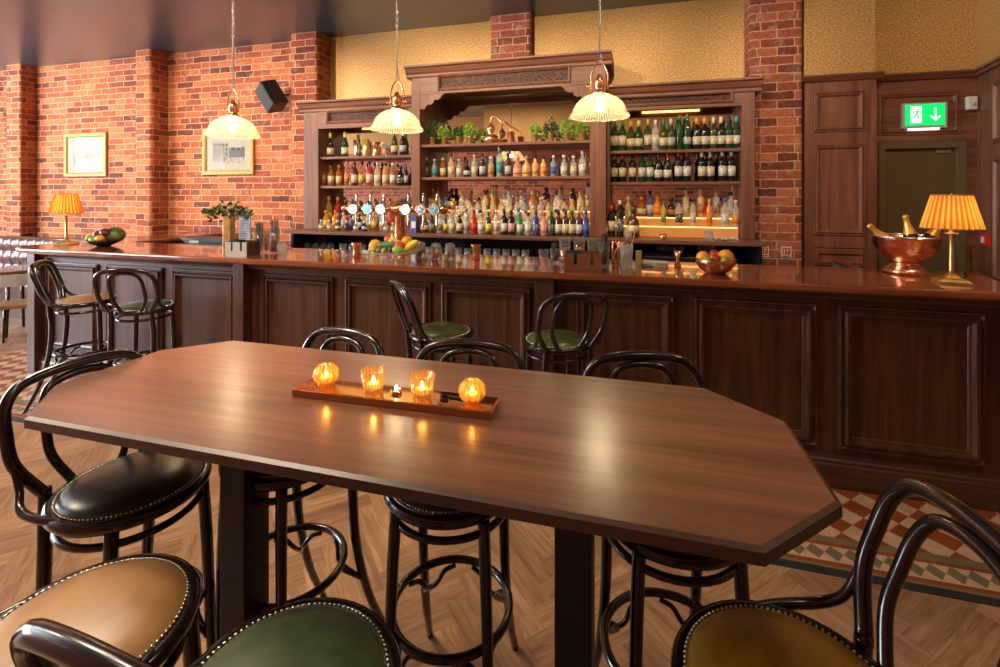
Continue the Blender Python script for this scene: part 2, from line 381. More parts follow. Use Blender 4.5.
# tiled strip along the bar
def tilemat():
    m, nt, b = newmat('victorian_floor_tiles'); L = nt.links.new
    tc = nt.nodes.new('ShaderNodeTexCoord'); sx = nt.nodes.new('ShaderNodeSeparateXYZ'); L(tc.outputs['Object'], sx.inputs[0])
    def math_(op, a, b_=None, c=None):
        n = N(nt, 'ShaderNodeMath', operation=op)
        for i, q in enumerate((a, b_, c)):
            if q is None: continue
            if isinstance(q, (int, float)): n.inputs[i].default_value = q
            else: L(q, n.inputs[i])
        return n.outputs[0]
    X, Y = sx.outputs[0], sx.outputs[1]
    black, buff, red, olive = (.035, .035, .038), (.66, .42, .25), (.32, .075, .022), (.22, .17, .09)
    # checker, squares of .107 set on the diagonal
    k = 1/(.107*math.sqrt(2))
    a = math_('MULTIPLY', math_('ADD', math_('SUBTRACT', X, 1.348), math_('SUBTRACT', Y, 3.074)), k)
    c = math_('MULTIPLY', math_('SUBTRACT', math_('SUBTRACT', X, 1.348), math_('SUBTRACT', Y, 3.074)), k)
    par = math_('MODULO', math_('ADD', math_('FLOOR', a), math_('ADD', math_('FLOOR', c), 2000)), 2)
    chk = N(nt, 'ShaderNodeMixRGB'); L(math_('ABSOLUTE', par), chk.inputs[0]); chk.inputs[1].default_value = (*red, 1); chk.inputs[2].default_value = (*buff, 1)
    # band of green lozenges
    fx = math_('ABSOLUTE', math_('SUBTRACT', math_('FRACT', math_('MULTIPLY', math_('SUBTRACT', X, 1.073), 1/.077)), .5))
    fy = math_('DIVIDE', math_('ABSOLUTE', math_('SUBTRACT', Y, 2.53)), .10)
    dia = math_('LESS_THAN', math_('ADD', fx, fy), .5)
    dm = N(nt, 'ShaderNodeMixRGB'); L(dia, dm.inputs[0]); dm.inputs[1].default_value = (*buff, 1); dm.inputs[2].default_value = (*olive, 1)
    r = ramp(nt, [(0, black), (.45, olive), (.50, red), (.60, (1, 1, 1)), (.81, red), (.88, olive), (.99, (0, 0, 0))], 'CONSTANT')
    # Y 2.385 .. 2.65 mapped to 0..1
    t = math_('DIVIDE', math_('SUBTRACT', Y, 2.385), .265)
    for e, p in zip(r.color_ramp.elements, (0, .17, .23, .33, .72, .82, .995)): e.position = p
    L(t, r.inputs[0])
    inband = math_('MULTIPLY', math_('GREATER_THAN', t, .33), math_('LESS_THAN', t, .72))
    m1 = N(nt, 'ShaderNodeMixRGB'); L(inband, m1.inputs[0]); L(r.outputs[0], m1.inputs[1]); L(dm.outputs[0], m1.inputs[2])
    m2 = N(nt, 'ShaderNodeMixRGB'); L(math_('GREATER_THAN', t, .995), m2.inputs[0]); L(m1.outputs[0], m2.inputs[1]); L(chk.outputs[0], m2.inputs[2])
    # stain
    n1 = N(nt, 'ShaderNodeTexNoise', Scale=9., Detail=4.); L(tc.outputs['Object'], n1.inputs[0])
    rr = ramp(nt, [(.3, (.75, .75, .75)), (.7, (1.05, 1.05, 1.05))]); L(n1.outputs[0], rr.inputs[0])
    mu = N(nt, 'ShaderNodeMixRGB', blend_type='MULTIPLY'); mu.inputs[0].default_value = 1; L(m2.outputs[0], mu.inputs[1]); L(rr.outputs[0], mu.inputs[2])
    L(mu.outputs[0], b.inputs['Base Color']); pset(b, rough=.35)
    return m
mb = MB(); mb.box(-6.2, XR-.002, 2.385, 4.2, -.02, .003); struct(mb.obj('floor', tilemat()))
# ceiling with a faint downstand beam
mb = MB(); mb.box(XL-.1, XR+.6, YF-.1, YB+.3, CZ, CZ+.1); struct(mb.obj('ceiling', 'ceiling'))
# back wall
XG = -3.6; XP = 1.47
mb = MB(); mb.box(XL, XG, YB, YB+.25, 0, CZ); struct(mb.obj('wall_back', 'brick', uvs=True))
mb = MB(); mb.box(XG, XP, YB, YB+.25, 0, CZ); struct(mb.obj('wall_back', 'gold', uvs=True))
def pilaster(x0, x1, y0, m='brick', z1=CZ, rb=.0, z0=0):
    mb = MB(); 
    if rb:   # rounded brick corners
        poly = []
        for cx, cy, a0 in ((x0+rb, y0+rb, 180), (x1-rb, y0+rb, 270)):
            for k in range(6): a = R(a0+90*k/5); poly.append((cx+rb*math.cos(a), cy+rb*math.sin(a)))
        poly += [(x1, YB), (x0, YB)]
        mb.prism(poly, z0, z1)
    else: mb.box(x0, x1, y0, YB, 0, z1)
    return struct(mb.obj('wall_back', m, uvs=True))
pilaster(-9.09, -8.77, 4.90, rb=.03)
pilaster(-6.482, -6.183, 4.86, rb=.05)
pilaster(-3.995, -3.615, 4.86, rb=.04)
pilaster(-1.51, -1.06, 4.96, 'brick_red', rb=.03, z0=2.84)
pilaster(1.03, 1.475, 4.93, 'brick_red', rb=.045)
# panelled wall beside the door, gold above
PAN = [(0, 0), (.006, .012), (.016, .014), (.020, .006), (.032, .020), (.040, .018), (.052, .001), (.062, 0)]
def panel_wall():
    mb = MB(); mb.box(1.49, 2.045, 4.95, YB, 0, 2.68); o = struct(mb.obj('wall_back', 'cab_wood_v'))
    mb = MB()
    for z0, z1 in ((2.20, 2.57), (1.27, 2.10), (1.0, 1.15)): mb.frame(1.555, 1.965, z0, z1, 4.95, PAN)
    mb.box(1.56, 1.96, 4.94, 4.95, 1.165, 1.262); mb.obj('wall_panel_moulding', 'cab_wood_v', o)
    mb = MB(); mb.box(1.49, 2.045, 4.97, YB, 2.68, CZ); struct(mb.obj('wall_back', 'gold', uvs=True))
    mb = MB(); mb.prism([(5.0, 2.66), (4.93, 2.66), (4.90, 2.685), (4.885, 2.70), (4.885, 2.712), (5.0, 2.712)], 1.46, 2.085, axis='X')
    mb.prism([(YB+.02, 2.66), (5.07, 2.66), (5.04, 2.685), (5.02, 2.70), (5.02, 2.712), (YB+.02, 2.712)], 2.045, 2.87, axis='X')
    struct(mb.obj('trim_1', 'cab_wood_h'))
    # recess wall round the door
    mb = MB(); mb.box(2.045, 2.12, YB, YB+.2, 0, 2.68); mb.box(2.76, 2.9, YB, YB+.2, 0, 2.68); mb.box(2.12, 2.76, YB, YB+.2, 2.10, 2.68)
    o = struct(mb.obj('wall_back', 'cab_wood_h'))
    mb = MB(); mb.frame(2.12, 2.73, 2.17, 2.555, YB, PAN); mb.obj('wall_panel_moulding', 'cab_wood_h', o)
    mb = MB(); mb.box(2.045, 2.9, YB, YB+.2, 2.68, CZ); struct(mb.obj('wall_back', 'gold', uvs=True))
    dm = simple('dark_olive_door_paint', (.125, .082, .030), .5); fm = simple('olive_grey_frame_paint', (.14, .098, .050), .45)
    mb = MB(); mb.box(2.17, 2.70, YB+.03, YB+.07, .01, 2.05); d = struct(mb.obj('door_1', dm))
    mb = MB(); mb.box(2.12, 2.168, YB-.02, YB+.1, 0, 2.10); mb.box(2.702, 2.76, YB-.02, YB+.1, 0, 2.10); mb.box(2.168, 2.702, YB-.02, YB+.1, 2.052, 2.10)
    mb.obj('door_frame', fm, d)
    mb = MB(); mb.box(2.18, 2.69, YB+.018, YB+.03, .55, .58, .004); mb.tube([(2.22, YB+.03, 1.05), (2.22, YB-.03, 1.05), (2.32, YB-.03, 1.05)], .009); mb.obj('door_handle', 'silver', d)
    mb = MB(); mb.box(2.56, 2.67, YB+.012, YB+.03, 2.005, 2.035, .004); mb.obj('door_closer', 'silver', d)
panel_wall()
# splayed right wall
def right_wall():
    X = Matrix.Translation((2.85, YB, 0)) @ Matrix.Rotation(R(-90-11.3), 4, 'Z')   # local +x runs along the wall towards the viewer
    mb = MB(); mb.X = X; mb.box(0, 1.13, 0, .2, 0, 2.68); o = struct(mb.obj('wall_right', 'cab_wood_v'))
    mb = MB(); mb.X = X
    for z0, z1 in ((2.05, 2.56), (.95, 1.95), (.2, .85)): mb.frame(.30, .98, z0, z1, 0, PAN)
    mb.obj('wall_panel_moulding', 'cab_wood_v', o)
    mb = MB(); mb.X = X; mb.box(0, 1.13, 0, .2, 2.68, CZ); struct(mb.obj('wall_right', 'gold', uvs=True))
    mb = MB(); mb.X = X; mb.box(-.02, 1.14, -.05, 0, 2.69, 2.712); mb.box(-.02, 1.14, -.03, 0, 2.66, 2.69); struct(mb.obj('trim_2', 'cab_wood_h'))
    mb = MB(); mb.box(XR, XR+.2, YF, 4.0, 0, 2.68); o = struct(mb.obj('wall_right', 'cab_wood_v'))
    mb = MB(); mb.X = Matrix.Translation((XR, 0, 0)) @ Matrix.Rotation(R(-90), 4, 'Z')
    for k in range(5):
        for z0, z1 in ((2.05, 2.56), (.95, 1.95), (.2, .85)): mb.frame(-3.85+k*1.02, -3.85+k*1.02+.86, z0, z1, 0, PAN)
    mb.obj('wall_panel_moulding', 'cab_wood_v', o)
    mb = MB(); mb.box(XR, XR+.2, YF, 4.0, 2.68, CZ); struct(mb.obj('wall_right', 'gold', uvs=True))
right_wall()
# left wall and street wall with windows (behind the camera)
WINL = [(-1.1, .7), (1.1, 2.9)]
mb = MB(); ys = [YF, -1.1, .7, 1.1, 2.9, YB]
for i in (0, 2, 4): mb.box(XL-.2, XL, ys[i], ys[i+1], 0, CZ)
for a, b in WINL: mb.box(XL-.2, XL, a, b, 0, .75); mb.box(XL-.2, XL, a, b, 3.1, CZ)
struct(mb.obj('wall_left', 'brick', uvs=True))
WINS = [(-11.2, -8.9)]
WZ = (.75, 3.1)
mb = MB(); xs = [XL] + [q for w in WINS for q in w] + [XR+.2]
for i in range(0, len(xs), 2): mb.box(xs[i], xs[i+1], YF-.25, YF, 0, 2.7)
for a, b in WINS: mb.box(a, b, YF-.25, YF, 0, WZ[0])
struct(mb.obj('wall_front', 'brick_red', uvs=True))
mb = MB()
for i in range(0, len(xs), 2): mb.box(xs[i], xs[i+1], YF-.25, YF, 2.7, CZ)
for a, b in WINS: mb.box(a, b, YF-.25, YF, WZ[1], CZ)
struct(mb.obj('wall_front', 'gold', uvs=True))
mb = MB(); mb.box(-3.3, XR, -.62, -.32, 2.78, CZ); struct(mb.obj('trim_3', 'gold', uvs=True))
frost = lit('daylit_frosted_pane', (.86, .93, 1.), 3.2)
for i, (a, b) in enumerate(WINS):
    mb = MB(); mb.box(a, b, YF-.16, YF-.15, *WZ); w = struct(mb.obj('window_%d' % (i+1), frost))
    mb = MB()
    for x in (a, (a+b)/2-.03, b-.06): mb.box(x, x+.06, YF-.14, YF-.06, *WZ)
    for z in (WZ[0], 2.3, WZ[1]-.06): mb.box(a, b, YF-.14, YF-.06, z, z+.06)
    mb.obj('window_frame', 'bar_wood_v', w)

for i, (a, b) in enumerate(WINL):
    mb = MB(); mb.box(XL-.13, XL-.12, a, b, *WZ); w = struct(mb.obj('window_%d' % (i+2), frost))
    mb = MB()
    for y in (a, (a+b)/2-.03, b-.06): mb.box(XL-.11, XL-.03, y, y+.06, *WZ)
    for z in (WZ[0], 2.3, WZ[1]-.06): mb.box(XL-.11, XL-.03, a, b, z, z+.06)
    mb.obj('window_frame', 'bar_wood_v', w)
# ================================================================== BAR COUNTER
BY = 3.14
def bar_counter():
    t = thing('bar_counter', 'long dark walnut panelled bar counter running across the room', 'bar counter', (0, 0, 0))
    mb = MB(); mb.box(-5.28, 2.02, BY, BY+.10, 0, 1.105)
    mb.box(-5.37, -5.28, BY+.1, YB-.01, 0, 1.105); mb.box(1.93, 2.02, BY, 3.70, 0, 1.105)
    mb.box(-5.12, -5.06, 3.24, YB-.01, 0, 1.09)
    mb.obj('carcass', 'bar_wood_v', t)
    mb = MB(); mb.prism([(BY, 0), (3.085, 0), (3.085, .10), (3.092, .115), (3.092, .125), (3.10, .135), (3.10, .150), (3.112, .158), (3.118, .175), (BY, .175)], -5.28, 2.04, axis='X')
    mb.obj('plinth', 'bar_wood_h', t)
    for x0, x1 in ((-5.375, -5.28), (-3.045, -2.945), (-.625, -.50), (1.91, 2.04)):
        mb = MB(); mb.box(x0, x1, 3.055, BY, 0, 1.105, .004); mb.obj('pier', 'bar_wood_v', t)
    E_ = [xat(p, BY-.01) for p in (47.5, 98, 106, 163, 172, 237, 263, 334, 345, 432, 441, 531, 576, 675, 694, 818, 838, 986.5)]
    BP = [(0, 0), (.004, .016), (.014, .020), (.022, .012), (.030, .012), (.040, .030), (.052, .030), (.060, .010), (.074, .004), (.08, -.004)]
    for i in range(0, len(E_), 2):
        mb = MB(); mb.frame(E_[i], E_[i+1], .205, 1.022, BY, BP, face=True); mb.obj('panel', 'bar_wood_v', t)
    mb = MB(); mb.prism([(BY, 1.105), (3.075, 1.105), (3.08, 1.09), (3.095, 1.075), (3.10, 1.06), (BY, 1.055)], -5.37, 2.04, axis='X'); mb.obj('cornice_moulding', 'bar_wood_h', t)
bar_counter()
def bar_top():
    pts = [(-5.43, 3.03), (-5.40, 3.0), (1.93, 3.03), (2.10, 3.76), (-4.98, 3.72), (-5.05, YB-.005), (-5.66, YB-.005), (-5.64, 3.17), (-5.60, 3.10), (-5.50, 3.04)]
    def ins(k):   # shrink towards the middle line of the front edge only
        return [(x, y) for x, y in pts]
    t = thing('countertop', 'polished red-brown mahogany worktop along the panelled bar', 'bar top', (0, 0, 0))
    bm = bmesh.new()
    vs = [bm.verts.new((x, y, 1.106)) for x, y in pts]; f = bm.faces.new(vs)
    r = bmesh.ops.extrude_face_region(bm, geom=[f]); up = [v for v in r['geom'] if isinstance(v, bmesh.types.BMVert)]
    for v in up: v.co.z = 1.15
    bmesh.ops.recalc_face_normals(bm, faces=bm.faces[:])
    bmesh.ops.bevel(bm, geom=[e for e in bm.edges if abs(e.verts[0].co.z-e.verts[1].co.z) < .001], offset=.014, segments=3, profile=.5, affect='EDGES')
    me = bpy.data.meshes.new('worktop'); bm.to_mesh(me); bm.free(); me.materials.append(M['bar_top'])
    inst('worktop', me, t)
bar_top()

# ================================================================== BACK BAR
LED = 'led'
def shelf_unit(label, X0, X1, post, yf, yb, ztop, zo, shelves, fret, brackets=False, rpost=None, ov=(.055, .055)):
    """X0..X1 outer width, post width, yf front plane, zo opening top, fret=(x0,x1,z0,z1)"""
    rpost = rpost or post
    t = thing('back_bar_shelving', label, 'shelving', (0, 0, 0))
    for a, b in ((X0, X0+post), (X1-rpost, X1)):
        mb = MB(); mb.box(a, b, yf, yf+.06, 1.24, ztop-.12, .003)
        mb.box(a+.0, b-.0, yf+.06, yb+.02, 1.24, ztop-.12); mb.obj('post', 'cab_wood_v', t)
    xi0, xi1 = X0+post, X1-rpost
    mb = MB()
    fx0, fx1, fz0, fz1 = fret
    mb.box(xi0, fx0, yf, yf+.05, zo, ztop-.12); mb.box(fx1, xi1, yf, yf+.05, zo, ztop-.12)
    mb.box(fx0, fx1, yf, yf+.05, zo, fz0); mb.box(fx0, fx1, yf, yf+.05, fz1, ztop-.12)
    mb.box(xi0, xi1, yf+.05, yb, zo+.055, zo+.07)
    mb.obj('fascia', 'cab_wood_h', t)
    mb = MB(); mb.frame(fx0-.03, fx1+.03, fz0-.03, fz1+.03, yf, [(0, 0), (.004, .012), (.014, .016), (.024, .010), (.032, -.02)])
    mb.obj('fascia_moulding', 'cab_wood_v', t)
    fm, nt, b = newmat('dark_fretwork'); L = nt.links.new
    tc = nt.nodes.new('ShaderNodeTexCoord'); vo = N(nt, 'ShaderNodeTexVoronoi', Scale=28., feature='DISTANCE_TO_EDGE'); L(tc.outputs['Object'], vo.inputs[0])
    r = ramp(nt, [(.05, (.13, .035, .015)), (.13, (.020, .006, .003))]); L(vo.outputs[0], r.inputs[0]); L(r.outputs[0], b.inputs['Base Color']); pset(b, rough=.5, spec=.3)
    bump(nt, b, vo.outputs[0], .5, .006)
    mb = MB(); mb.box(fx0, fx1, yf+.022, yf+.03, fz0, fz1); mb.obj('fret_panel', fm, t)
    mb = MB()
    z = ztop
    prof = [(yb+.06, z-.12), (yf-.0, z-.12), (yf-.012, z-.11), (yf-.012, z-.085), (yf-.03, z-.07), (yf-.05, z-.03), (yf-.075, z-.018), (yf-.075, z), (yb+.06, z)]
    mb.prism(prof, X0-ov[0], X1+ov[1], axis='X'); mb.obj('cornice', 'cab_wood_h', t)
    mb = MB(); mb.box(xi0, xi1, yb, yb+.012, 1.24, zo+.03); mb.obj('mirror_back', 'mirror', t)
    for zs in shelves:
        mb = MB(); mb.box(xi0+.002, xi1-.002, yf+.03, yb-.003, zs-.028, zs, .003); mb.obj('shelf', 'cab_wood_h', t)
    if not brackets: mb = MB(); mb.box(xi0+.3, xi1-.3, yf+.0505, yf+.066, zo+.036, zo+.054); mb.obj('light_strip', M['led'], t)
    if brackets:
        for s, xe in ((1, xi0), (-1, xi1)):
            mb = MB()
            pr = [(0, 0), (0, -.155), (.02, -.15), (.045, -.158), (.065, -.135), (.085, -.105), (.12, -.112), (.15, -.095), (.165, -.06), (.20, -.065), (.23, -.05), (.25, -.02), (.28, 0)]
            mb.prism([(xe+s*a, zo+b_) for a, b_ in pr], yf+.005, yf+.04, axis='Y')
            mb.obj('scalloped_bracket', 'cab_wood_v', t)
    return t
XL0, XL1 = -3.70, -2.29
shelf_unit('left shelf unit of the back bar beside the brick pilaster', -3.69, -2.279, .195, 4.72, 4.97, 2.70, 2.39, (2.07, 1.735), (-3.36, -2.40, 2.47, 2.565), rpost=.02, ov=(.055, 0))
shelf_unit('tall central shelf unit of the back bar with scalloped brackets', -2.275, -.262, .095, 4.62, 5.02, 2.985, 2.69, (2.165, 1.82), (-1.95, -.62, 2.745, 2.86), True, rpost=.15)
shelf_unit('right shelf unit of the back bar filled with wine', -.262+.004, 1.03, .03, 4.72, 4.97, 2.675, 2.44, (2.062, 1.76), (-.17, .83, 2.50, 2.60), rpost=.105, ov=(0, .055))
# counter of the back bar
t = thing('back_bar_counter', 'brown oak counter of the back bar carrying the bottle shelves', 'counter', (0, 0, 0))
mb = MB(); mb.box(-3.74, 1.06, 4.44, 5.06, 1.205, 1.238, .006); mb.obj('worktop', 'cab_wood_h', t)
mb = MB(); mb.box(-3.66, -3.63, 4.47, 5.05, 0, 1.204); mb.box(1.0, 1.03, 4.47, 5.05, 0, 1.204); mb.box(-3.63, 1.0, 5.03, 5.05, 0, 1.204); mb.box(-1.7, -1.67, 4.6, 5.03, .95, 1.204); mb.box(-.1, -.07, 4.6, 5.03, .95, 1.204); mb.obj('side_panel', 'navy_unit', t)
mb = MB(); mb.box(-3.63, 1.0, 4.47, 5.03, .90, .93); mb.obj('lower_shelf', 'navy_unit', t)
mb = MB()
for k in range(7): mb.box(-3.62+k*.66, -3.62+k*.66+.64, 4.45, 4.47, .08, .89, .004)
mb.obj('fridge_door', 'navy_unit', t)
M['lit_step'] = simple('backlit_amber_step', (.40, .17, .06), .4, em=(1., .36, .08), ems=.32)
# riser of the right unit, step lit from below
mb = MB(); mb.box(-.20, .91, 4.80, 4.965, 1.239, 1.34); mb.box(-.20, .91, 4.885, 4.965, 1.34, 1.42)
o = mb.obj('bottle_riser', 'lit_step'); tag(o, 'glowing amber stepped riser behind the spirits on the right counter', 'riser')
mb = MB(); mb.box(-.19, .90, 4.796, 4.80, 1.331, 1.338); mb.box(-.19, .90, 4.881, 4.885, 1.411, 1.418); mb.obj('light_strip', 'led', o)
mb = MB(); mb.box(-2.17, -.42, 4.80, 5.01, 1.239, 1.36); mb.box(-2.17, -.42, 4.91, 5.01, 1.36, 1.47)
o = mb.obj('bottle_riser', 'lit_step'); tag(o, 'glowing amber stepped riser under the back rows of central spirits', 'riser')
mb = MB(); mb.box(-2.16, -.43, 4.796, 4.80, 1.350, 1.357); mb.box(-2.16, -.43, 4.906, 4.91, 1.46, 1.467); mb.obj('light_strip', 'led', o)

# ================================================================== BOTTLES
GL = {}
def bg(name, col, alpha, rough=.06):
    GL[name] = simple(name+'_bottle_glass', col, rough, alpha=alpha, coat=.5, coatr=.03); return GL[name]
bg('amber', (.55, .14, .01), .5); bg('gold', (.72, .36, .04), .55); bg('brown', (.09, .025, .01), .9); bg('dark', (.012, .010, .010), .96)
bg('green', (.012, .055, .014), .85); bg('olive', (.05, .055, .012), .85); bg('clear', (.85, .80, .68), .28); bg('pale', (.80, .62, .30), .42)
bg('blue', (.03, .05, .25), .85); bg('sky', (.30, .42, .46), .6); bg('pink', (.80, .30, .22), .75); bg('red', (.45, .03, .02), .85)
bg('aqua', (.42, .56, .48), .5); bg('orange', (.90, .22, .01), .9); bg('yellow', (.75, .55, .05), .7); bg('purple', (.035, .02, .04), .92)
bg('emerald', (.02, .28, .06), .8); bg('peach', (.85, .42, .16), .9); bg('violet', (.16, .12, .30), .8)
LB = {}
for n, c in dict(white=(.70, .66, .58), cream=(.72, .60, .38), black=(.015, .014, .014), gold=(.62, .40, .10), red=(.60, .03, .03), blue=(.05, .10, .40),
                 silver=(.5, .5, .52), orange=(.80, .28, .04), green=(.05, .22, .08), pink=(.8, .35, .32), copper=(.55, .22, .08), teal=(.06, .34, .36), brown=(.14, .06, .03), navy=(.03, .04, .14), yellow=(.8, .6, .08)).items():
    LB[n] = simple(n+'_label_paper', c, .45)
def labelmat(n):   # paper with a printed darker motif
    k = 'motif_'+n
    if k in LB: return LB[k]
    c = LB[n].node_tree.nodes['Principled BSDF'].inputs['Base Color'].default_value
    m, nt, b = newmat(n+'_printed_label'); L = nt.links.new
    tc = nt.nodes.new('ShaderNodeTexCoord'); mp = nt.nodes.new('ShaderNodeMapping'); L(tc.outputs['Object'], mp.inputs[0]); mp.inputs['Scale'].default_value = (60, 60, 110)
    nn = N(nt, 'ShaderNodeTexNoise', Scale=1., Detail=1.); L(mp.outputs[0], nn.inputs[0])
    d = tuple(q*.35 for q in c[:3]) if sum(c[:3]) > .5 else (.6, .5, .3)
    r = ramp(nt, [(.52, tuple(c[:3])), (.60, d)]); L(nn.outputs[0], r.inputs[0]); L(r.outputs[0], b.inputs['Base Color']); pset(b, rough=.5)
    LB[k] = m; return m
# kinds: height, profile, label z-range, label radius, cap profile
KIND = {
 'bordeaux': (.30, [(0,.004),(.034,0),(.037,.004),(.037,.185),(.034,.205),(.018,.228),(.0145,.24),(.0145,.292),(.0155,.293),(.0155,.30),(0,.30)], (.055,.150), .0376, (.0158,.245,.301)),
 'burgundy': (.30, [(0,.004),(.037,0),(.040,.004),(.040,.150),(.036,.180),(.022,.215),(.015,.24),(.0145,.292),(.0155,.293),(.0155,.30),(0,.30)], (.045,.120), .0406, (.0158,.240,.301)),
 'hock': (.335, [(0,.004),(.033,0),(.036,.004),(.036,.160),(.030,.215),(.018,.265),(.0135,.29),(.0135,.328),(.0145,.329),(.0145,.335),(0,.335)], (.05,.115), .0366, (.0148,.285,.336)),
 'champagne': (.31, [(0,.004),(.040,0),(.043,.005),(.043,.155),(.038,.185),(.024,.22),(.017,.25),(.0155,.29),(.018,.292),(.017,.305),(.010,.31),(0,.31)], (.03,.115), .0437, (.0195,.215,.311)),
 'round': (.27, [(0,.004),(.034,0),(.037,.005),(.037,.165),(.032,.185),(.017,.200),(.014,.21),(.014,.262),(.016,.263),(.016,.27),(0,.27)], (.035,.125), .0376, (.0162,.235,.271)),
 'squat': (.215, [(0,.004),(.040,0),(.044,.006),(.045,.080),(.040,.115),(.024,.140),(.016,.150),(.015,.190),(.017,.192),(.017,.200),(0,.20)], (.03,.085), .0457, (.0185,.175,.216)),
 'tall': (.33, [(0,.004),(.031,0),(.033,.005),(.034,.215),(.030,.235),(.016,.255),(.014,.265),(.014,.322),(.016,.323),(.016,.33),(0,.33)], (.05,.16), .0346, (.0162,.285,.331)),
 'flask': (.235, [(0,.004),(.030,0),(.034,.006),(.036,.05),(.036,.125),(.033,.150),(.020,.165),(.015,.172),(.015,.215),(.017,.216),(.017,.222),(0,.222)], (.03,.115), .0366, (.019,.205,.236)),
 'jar': (.12, [(0,.004),(.028,0),(.032,.006),(.033,.055),(.026,.075),(.016,.082),(.016,.1),(0,.1)], (.015,.05), .0336, (.0185,.09,.121)),
}
BM = {}
def bmesh_for(kind, what):
    k = (kind, what)
    if k in BM: return BM[k]
    h, prof, lz, lr, cap = KIND[kind]
    mb = MB()
    if what == 'body': mb.lathe(prof, 16)
    elif what == 'label': mb.lathe([(lr-.0004, lz[0]), (lr, lz[0]), (lr, lz[1]), (lr-.0004, lz[1])], 10, arc=(R(-90-75), R(-90+75)))
    elif what == 'cap': mb.lathe([(cap[0]-.001, cap[1]), (cap[0], cap[1]), (cap[0], cap[2]-.001), (0, cap[2])], 12)
    BM[k] = mb.mesh(kind+'_'+what, []) if False else mb
    return BM[k]
MESHC = {}
def cached(kind, what, mat):
    k = (kind, what, mat.name)
    if k not in MESHC: MESHC[k] = bmesh_for(kind, what).mesh(what, mat)
    return MESHC[k]
ORD = ['first','second','third','fourth','fifth','sixth','seventh','eighth','ninth','tenth','eleventh','twelfth','thirteenth','fourteenth','fifteenth','sixteenth','seventeenth','eighteenth','nineteenth','twentieth','twenty-first','twenty-second','twenty-third','twenty-fourth','twenty-fifth','twenty-sixth','twenty-seventh','twenty-eighth','twenty-ninth','thirtieth']
CN = dict(amber='amber', gold='golden', brown='dark brown', dark='black', green='green', olive='olive green', clear='clear', pale='pale straw', blue='blue', sky='pale blue', pink='pink', red='red', aqua='aqua', orange='orange', yellow='yellow', purple='dark purple', emerald='emerald', peach='peach', violet='violet')
KN = dict(bordeaux='wine bottle', burgundy='wine bottle', hock='slender wine bottle', champagne='sparkling wine bottle', round='spirit bottle', squat='squat spirit bottle', tall='tall spirit bottle', flask='spirit flask bottle', jar='small round bottle')
KC = dict(bordeaux='wine_bottle', burgundy='wine_bottle', hock='wine_bottle', champagne='sparkling_wine_bottle')
def bottle(x, y, z, kind, glass, label, cap, text, group, sc=1., rz=0):
    o = thing(KC.get(kind, 'spirit_bottle'), text, 'bottle', (x, y, z), rz, group, scale=sc)
    inst('body', cached(kind, 'body', GL[glass]), o)
    if label: inst('label', cached(kind, 'label', labelmat(label)), o)
    if cap: inst('cap', cached(kind, 'cap', LB[cap]), o)
    return o
def row(Y, z, where, group, items):
    for i, it in enumerate(items):
        px, kind, glass, label, cap = it[:5]; sc = it[5] if len(it) > 5 else 1.
        g = CN[glass]+' '+KN[kind]
        lab = f"{g}{' with '+label+' label' if label else ''}, {ORD[i]} from left, {where}"
        bottle(xat(px, Y), Y, z, kind, glass, label, cap, lab, group, sc, rz=-math.atan2(-xat(px, Y), Y)*.0+math.atan2(xat(px,Y), Y)*-1)
row(4.83, 2.07, "left unit top shelf", 'sparkling wine on the left top shelf', [
 (330.5, 'champagne', 'dark', 'cream', 'gold', .93), (345, 'champagne', 'green', 'cream', 'gold', .93), (394.5, 'burgundy', 'olive', 'cream', 'green', .93), (403, 'burgundy', 'dark', 'silver', 'silver', .93)])
row(4.83, 1.735, "left unit middle shelf", 'spirits on the left middle shelf', [
 (322.5, 'flask', 'amber', 'gold', 'orange', 1.1), (331, 'flask', 'amber', 'cream', 'brown', 1.), (339, 'round', 'amber', 'cream', 'copper', .9), (347, 'tall', 'amber', 'orange', 'gold', .88), (354.5, 'round', 'brown', 'cream', 'black', 1.02),
 (362, 'round', 'amber', 'gold', 'black', 1.04), (369.5, 'round', 'red', 'cream', 'black', 1.04), (377.5, 'round', 'pale', 'white', 'silver', .98), (385.5, 'round', 'gold', 'cream', 'black', .96), (393, 'round', 'amber', 'white', 'white', .95), (400.5, 'squat', 'dark', 'black', 'black', 1.05), (406, 'tall', 'dark', 'silver', 'blue', .7)])
row(4.90, 1.239, "back row of left counter", 'back row of spirits on the left counter', [
 (321, 'flask', 'gold', 'yellow', 'yellow', 1.2), (329, 'tall', 'gold', 'yellow', 'gold', 1.15), (338, 'tall', 'red', 'brown', 'copper', 1.12), (346, 'round', 'brown', 'copper', 'brown', 1.25), (354, 'round', 'pale', 'cream', 'black', 1.2), (361.5, 'round', 'amber', 'cream', 'black', 1.15),
 (369, 'tall', 'clear', 'white', 'black', 1.05), (376.5, 'round', 'pale', 'silver', 'black', 1.2), (384, 'tall', 'amber', 'cream', 'black', 1.05), (391, 'round', 'amber', 'red', 'red', 1.2), (398, 'round', 'clear', 'white', 'black', 1.15), (404.5, 'round', 'pale', 'orange', 'black', 1.1)])
row(4.78, 1.239, "middle row of left counter", 'middle row of spirits on the left counter', [
 (326, 'flask', 'gold', 'yellow', 'gold', .9), (335, 'round', 'orange', 'orange', 'orange', .8), (343.5, 'flask', 'clear', 'silver', 'silver', .8), (351, 'squat', 'violet', 'blue', 'blue', .8), (359.5, 'flask', 'dark', 'white', 'black', .75), (367, 'flask', 'pale', 'white', 'black', .8), (374, 'flask', 'amber', 'yellow', 'gold', .9), (382, 'round', 'clear', 'white', 'silver', .8)])
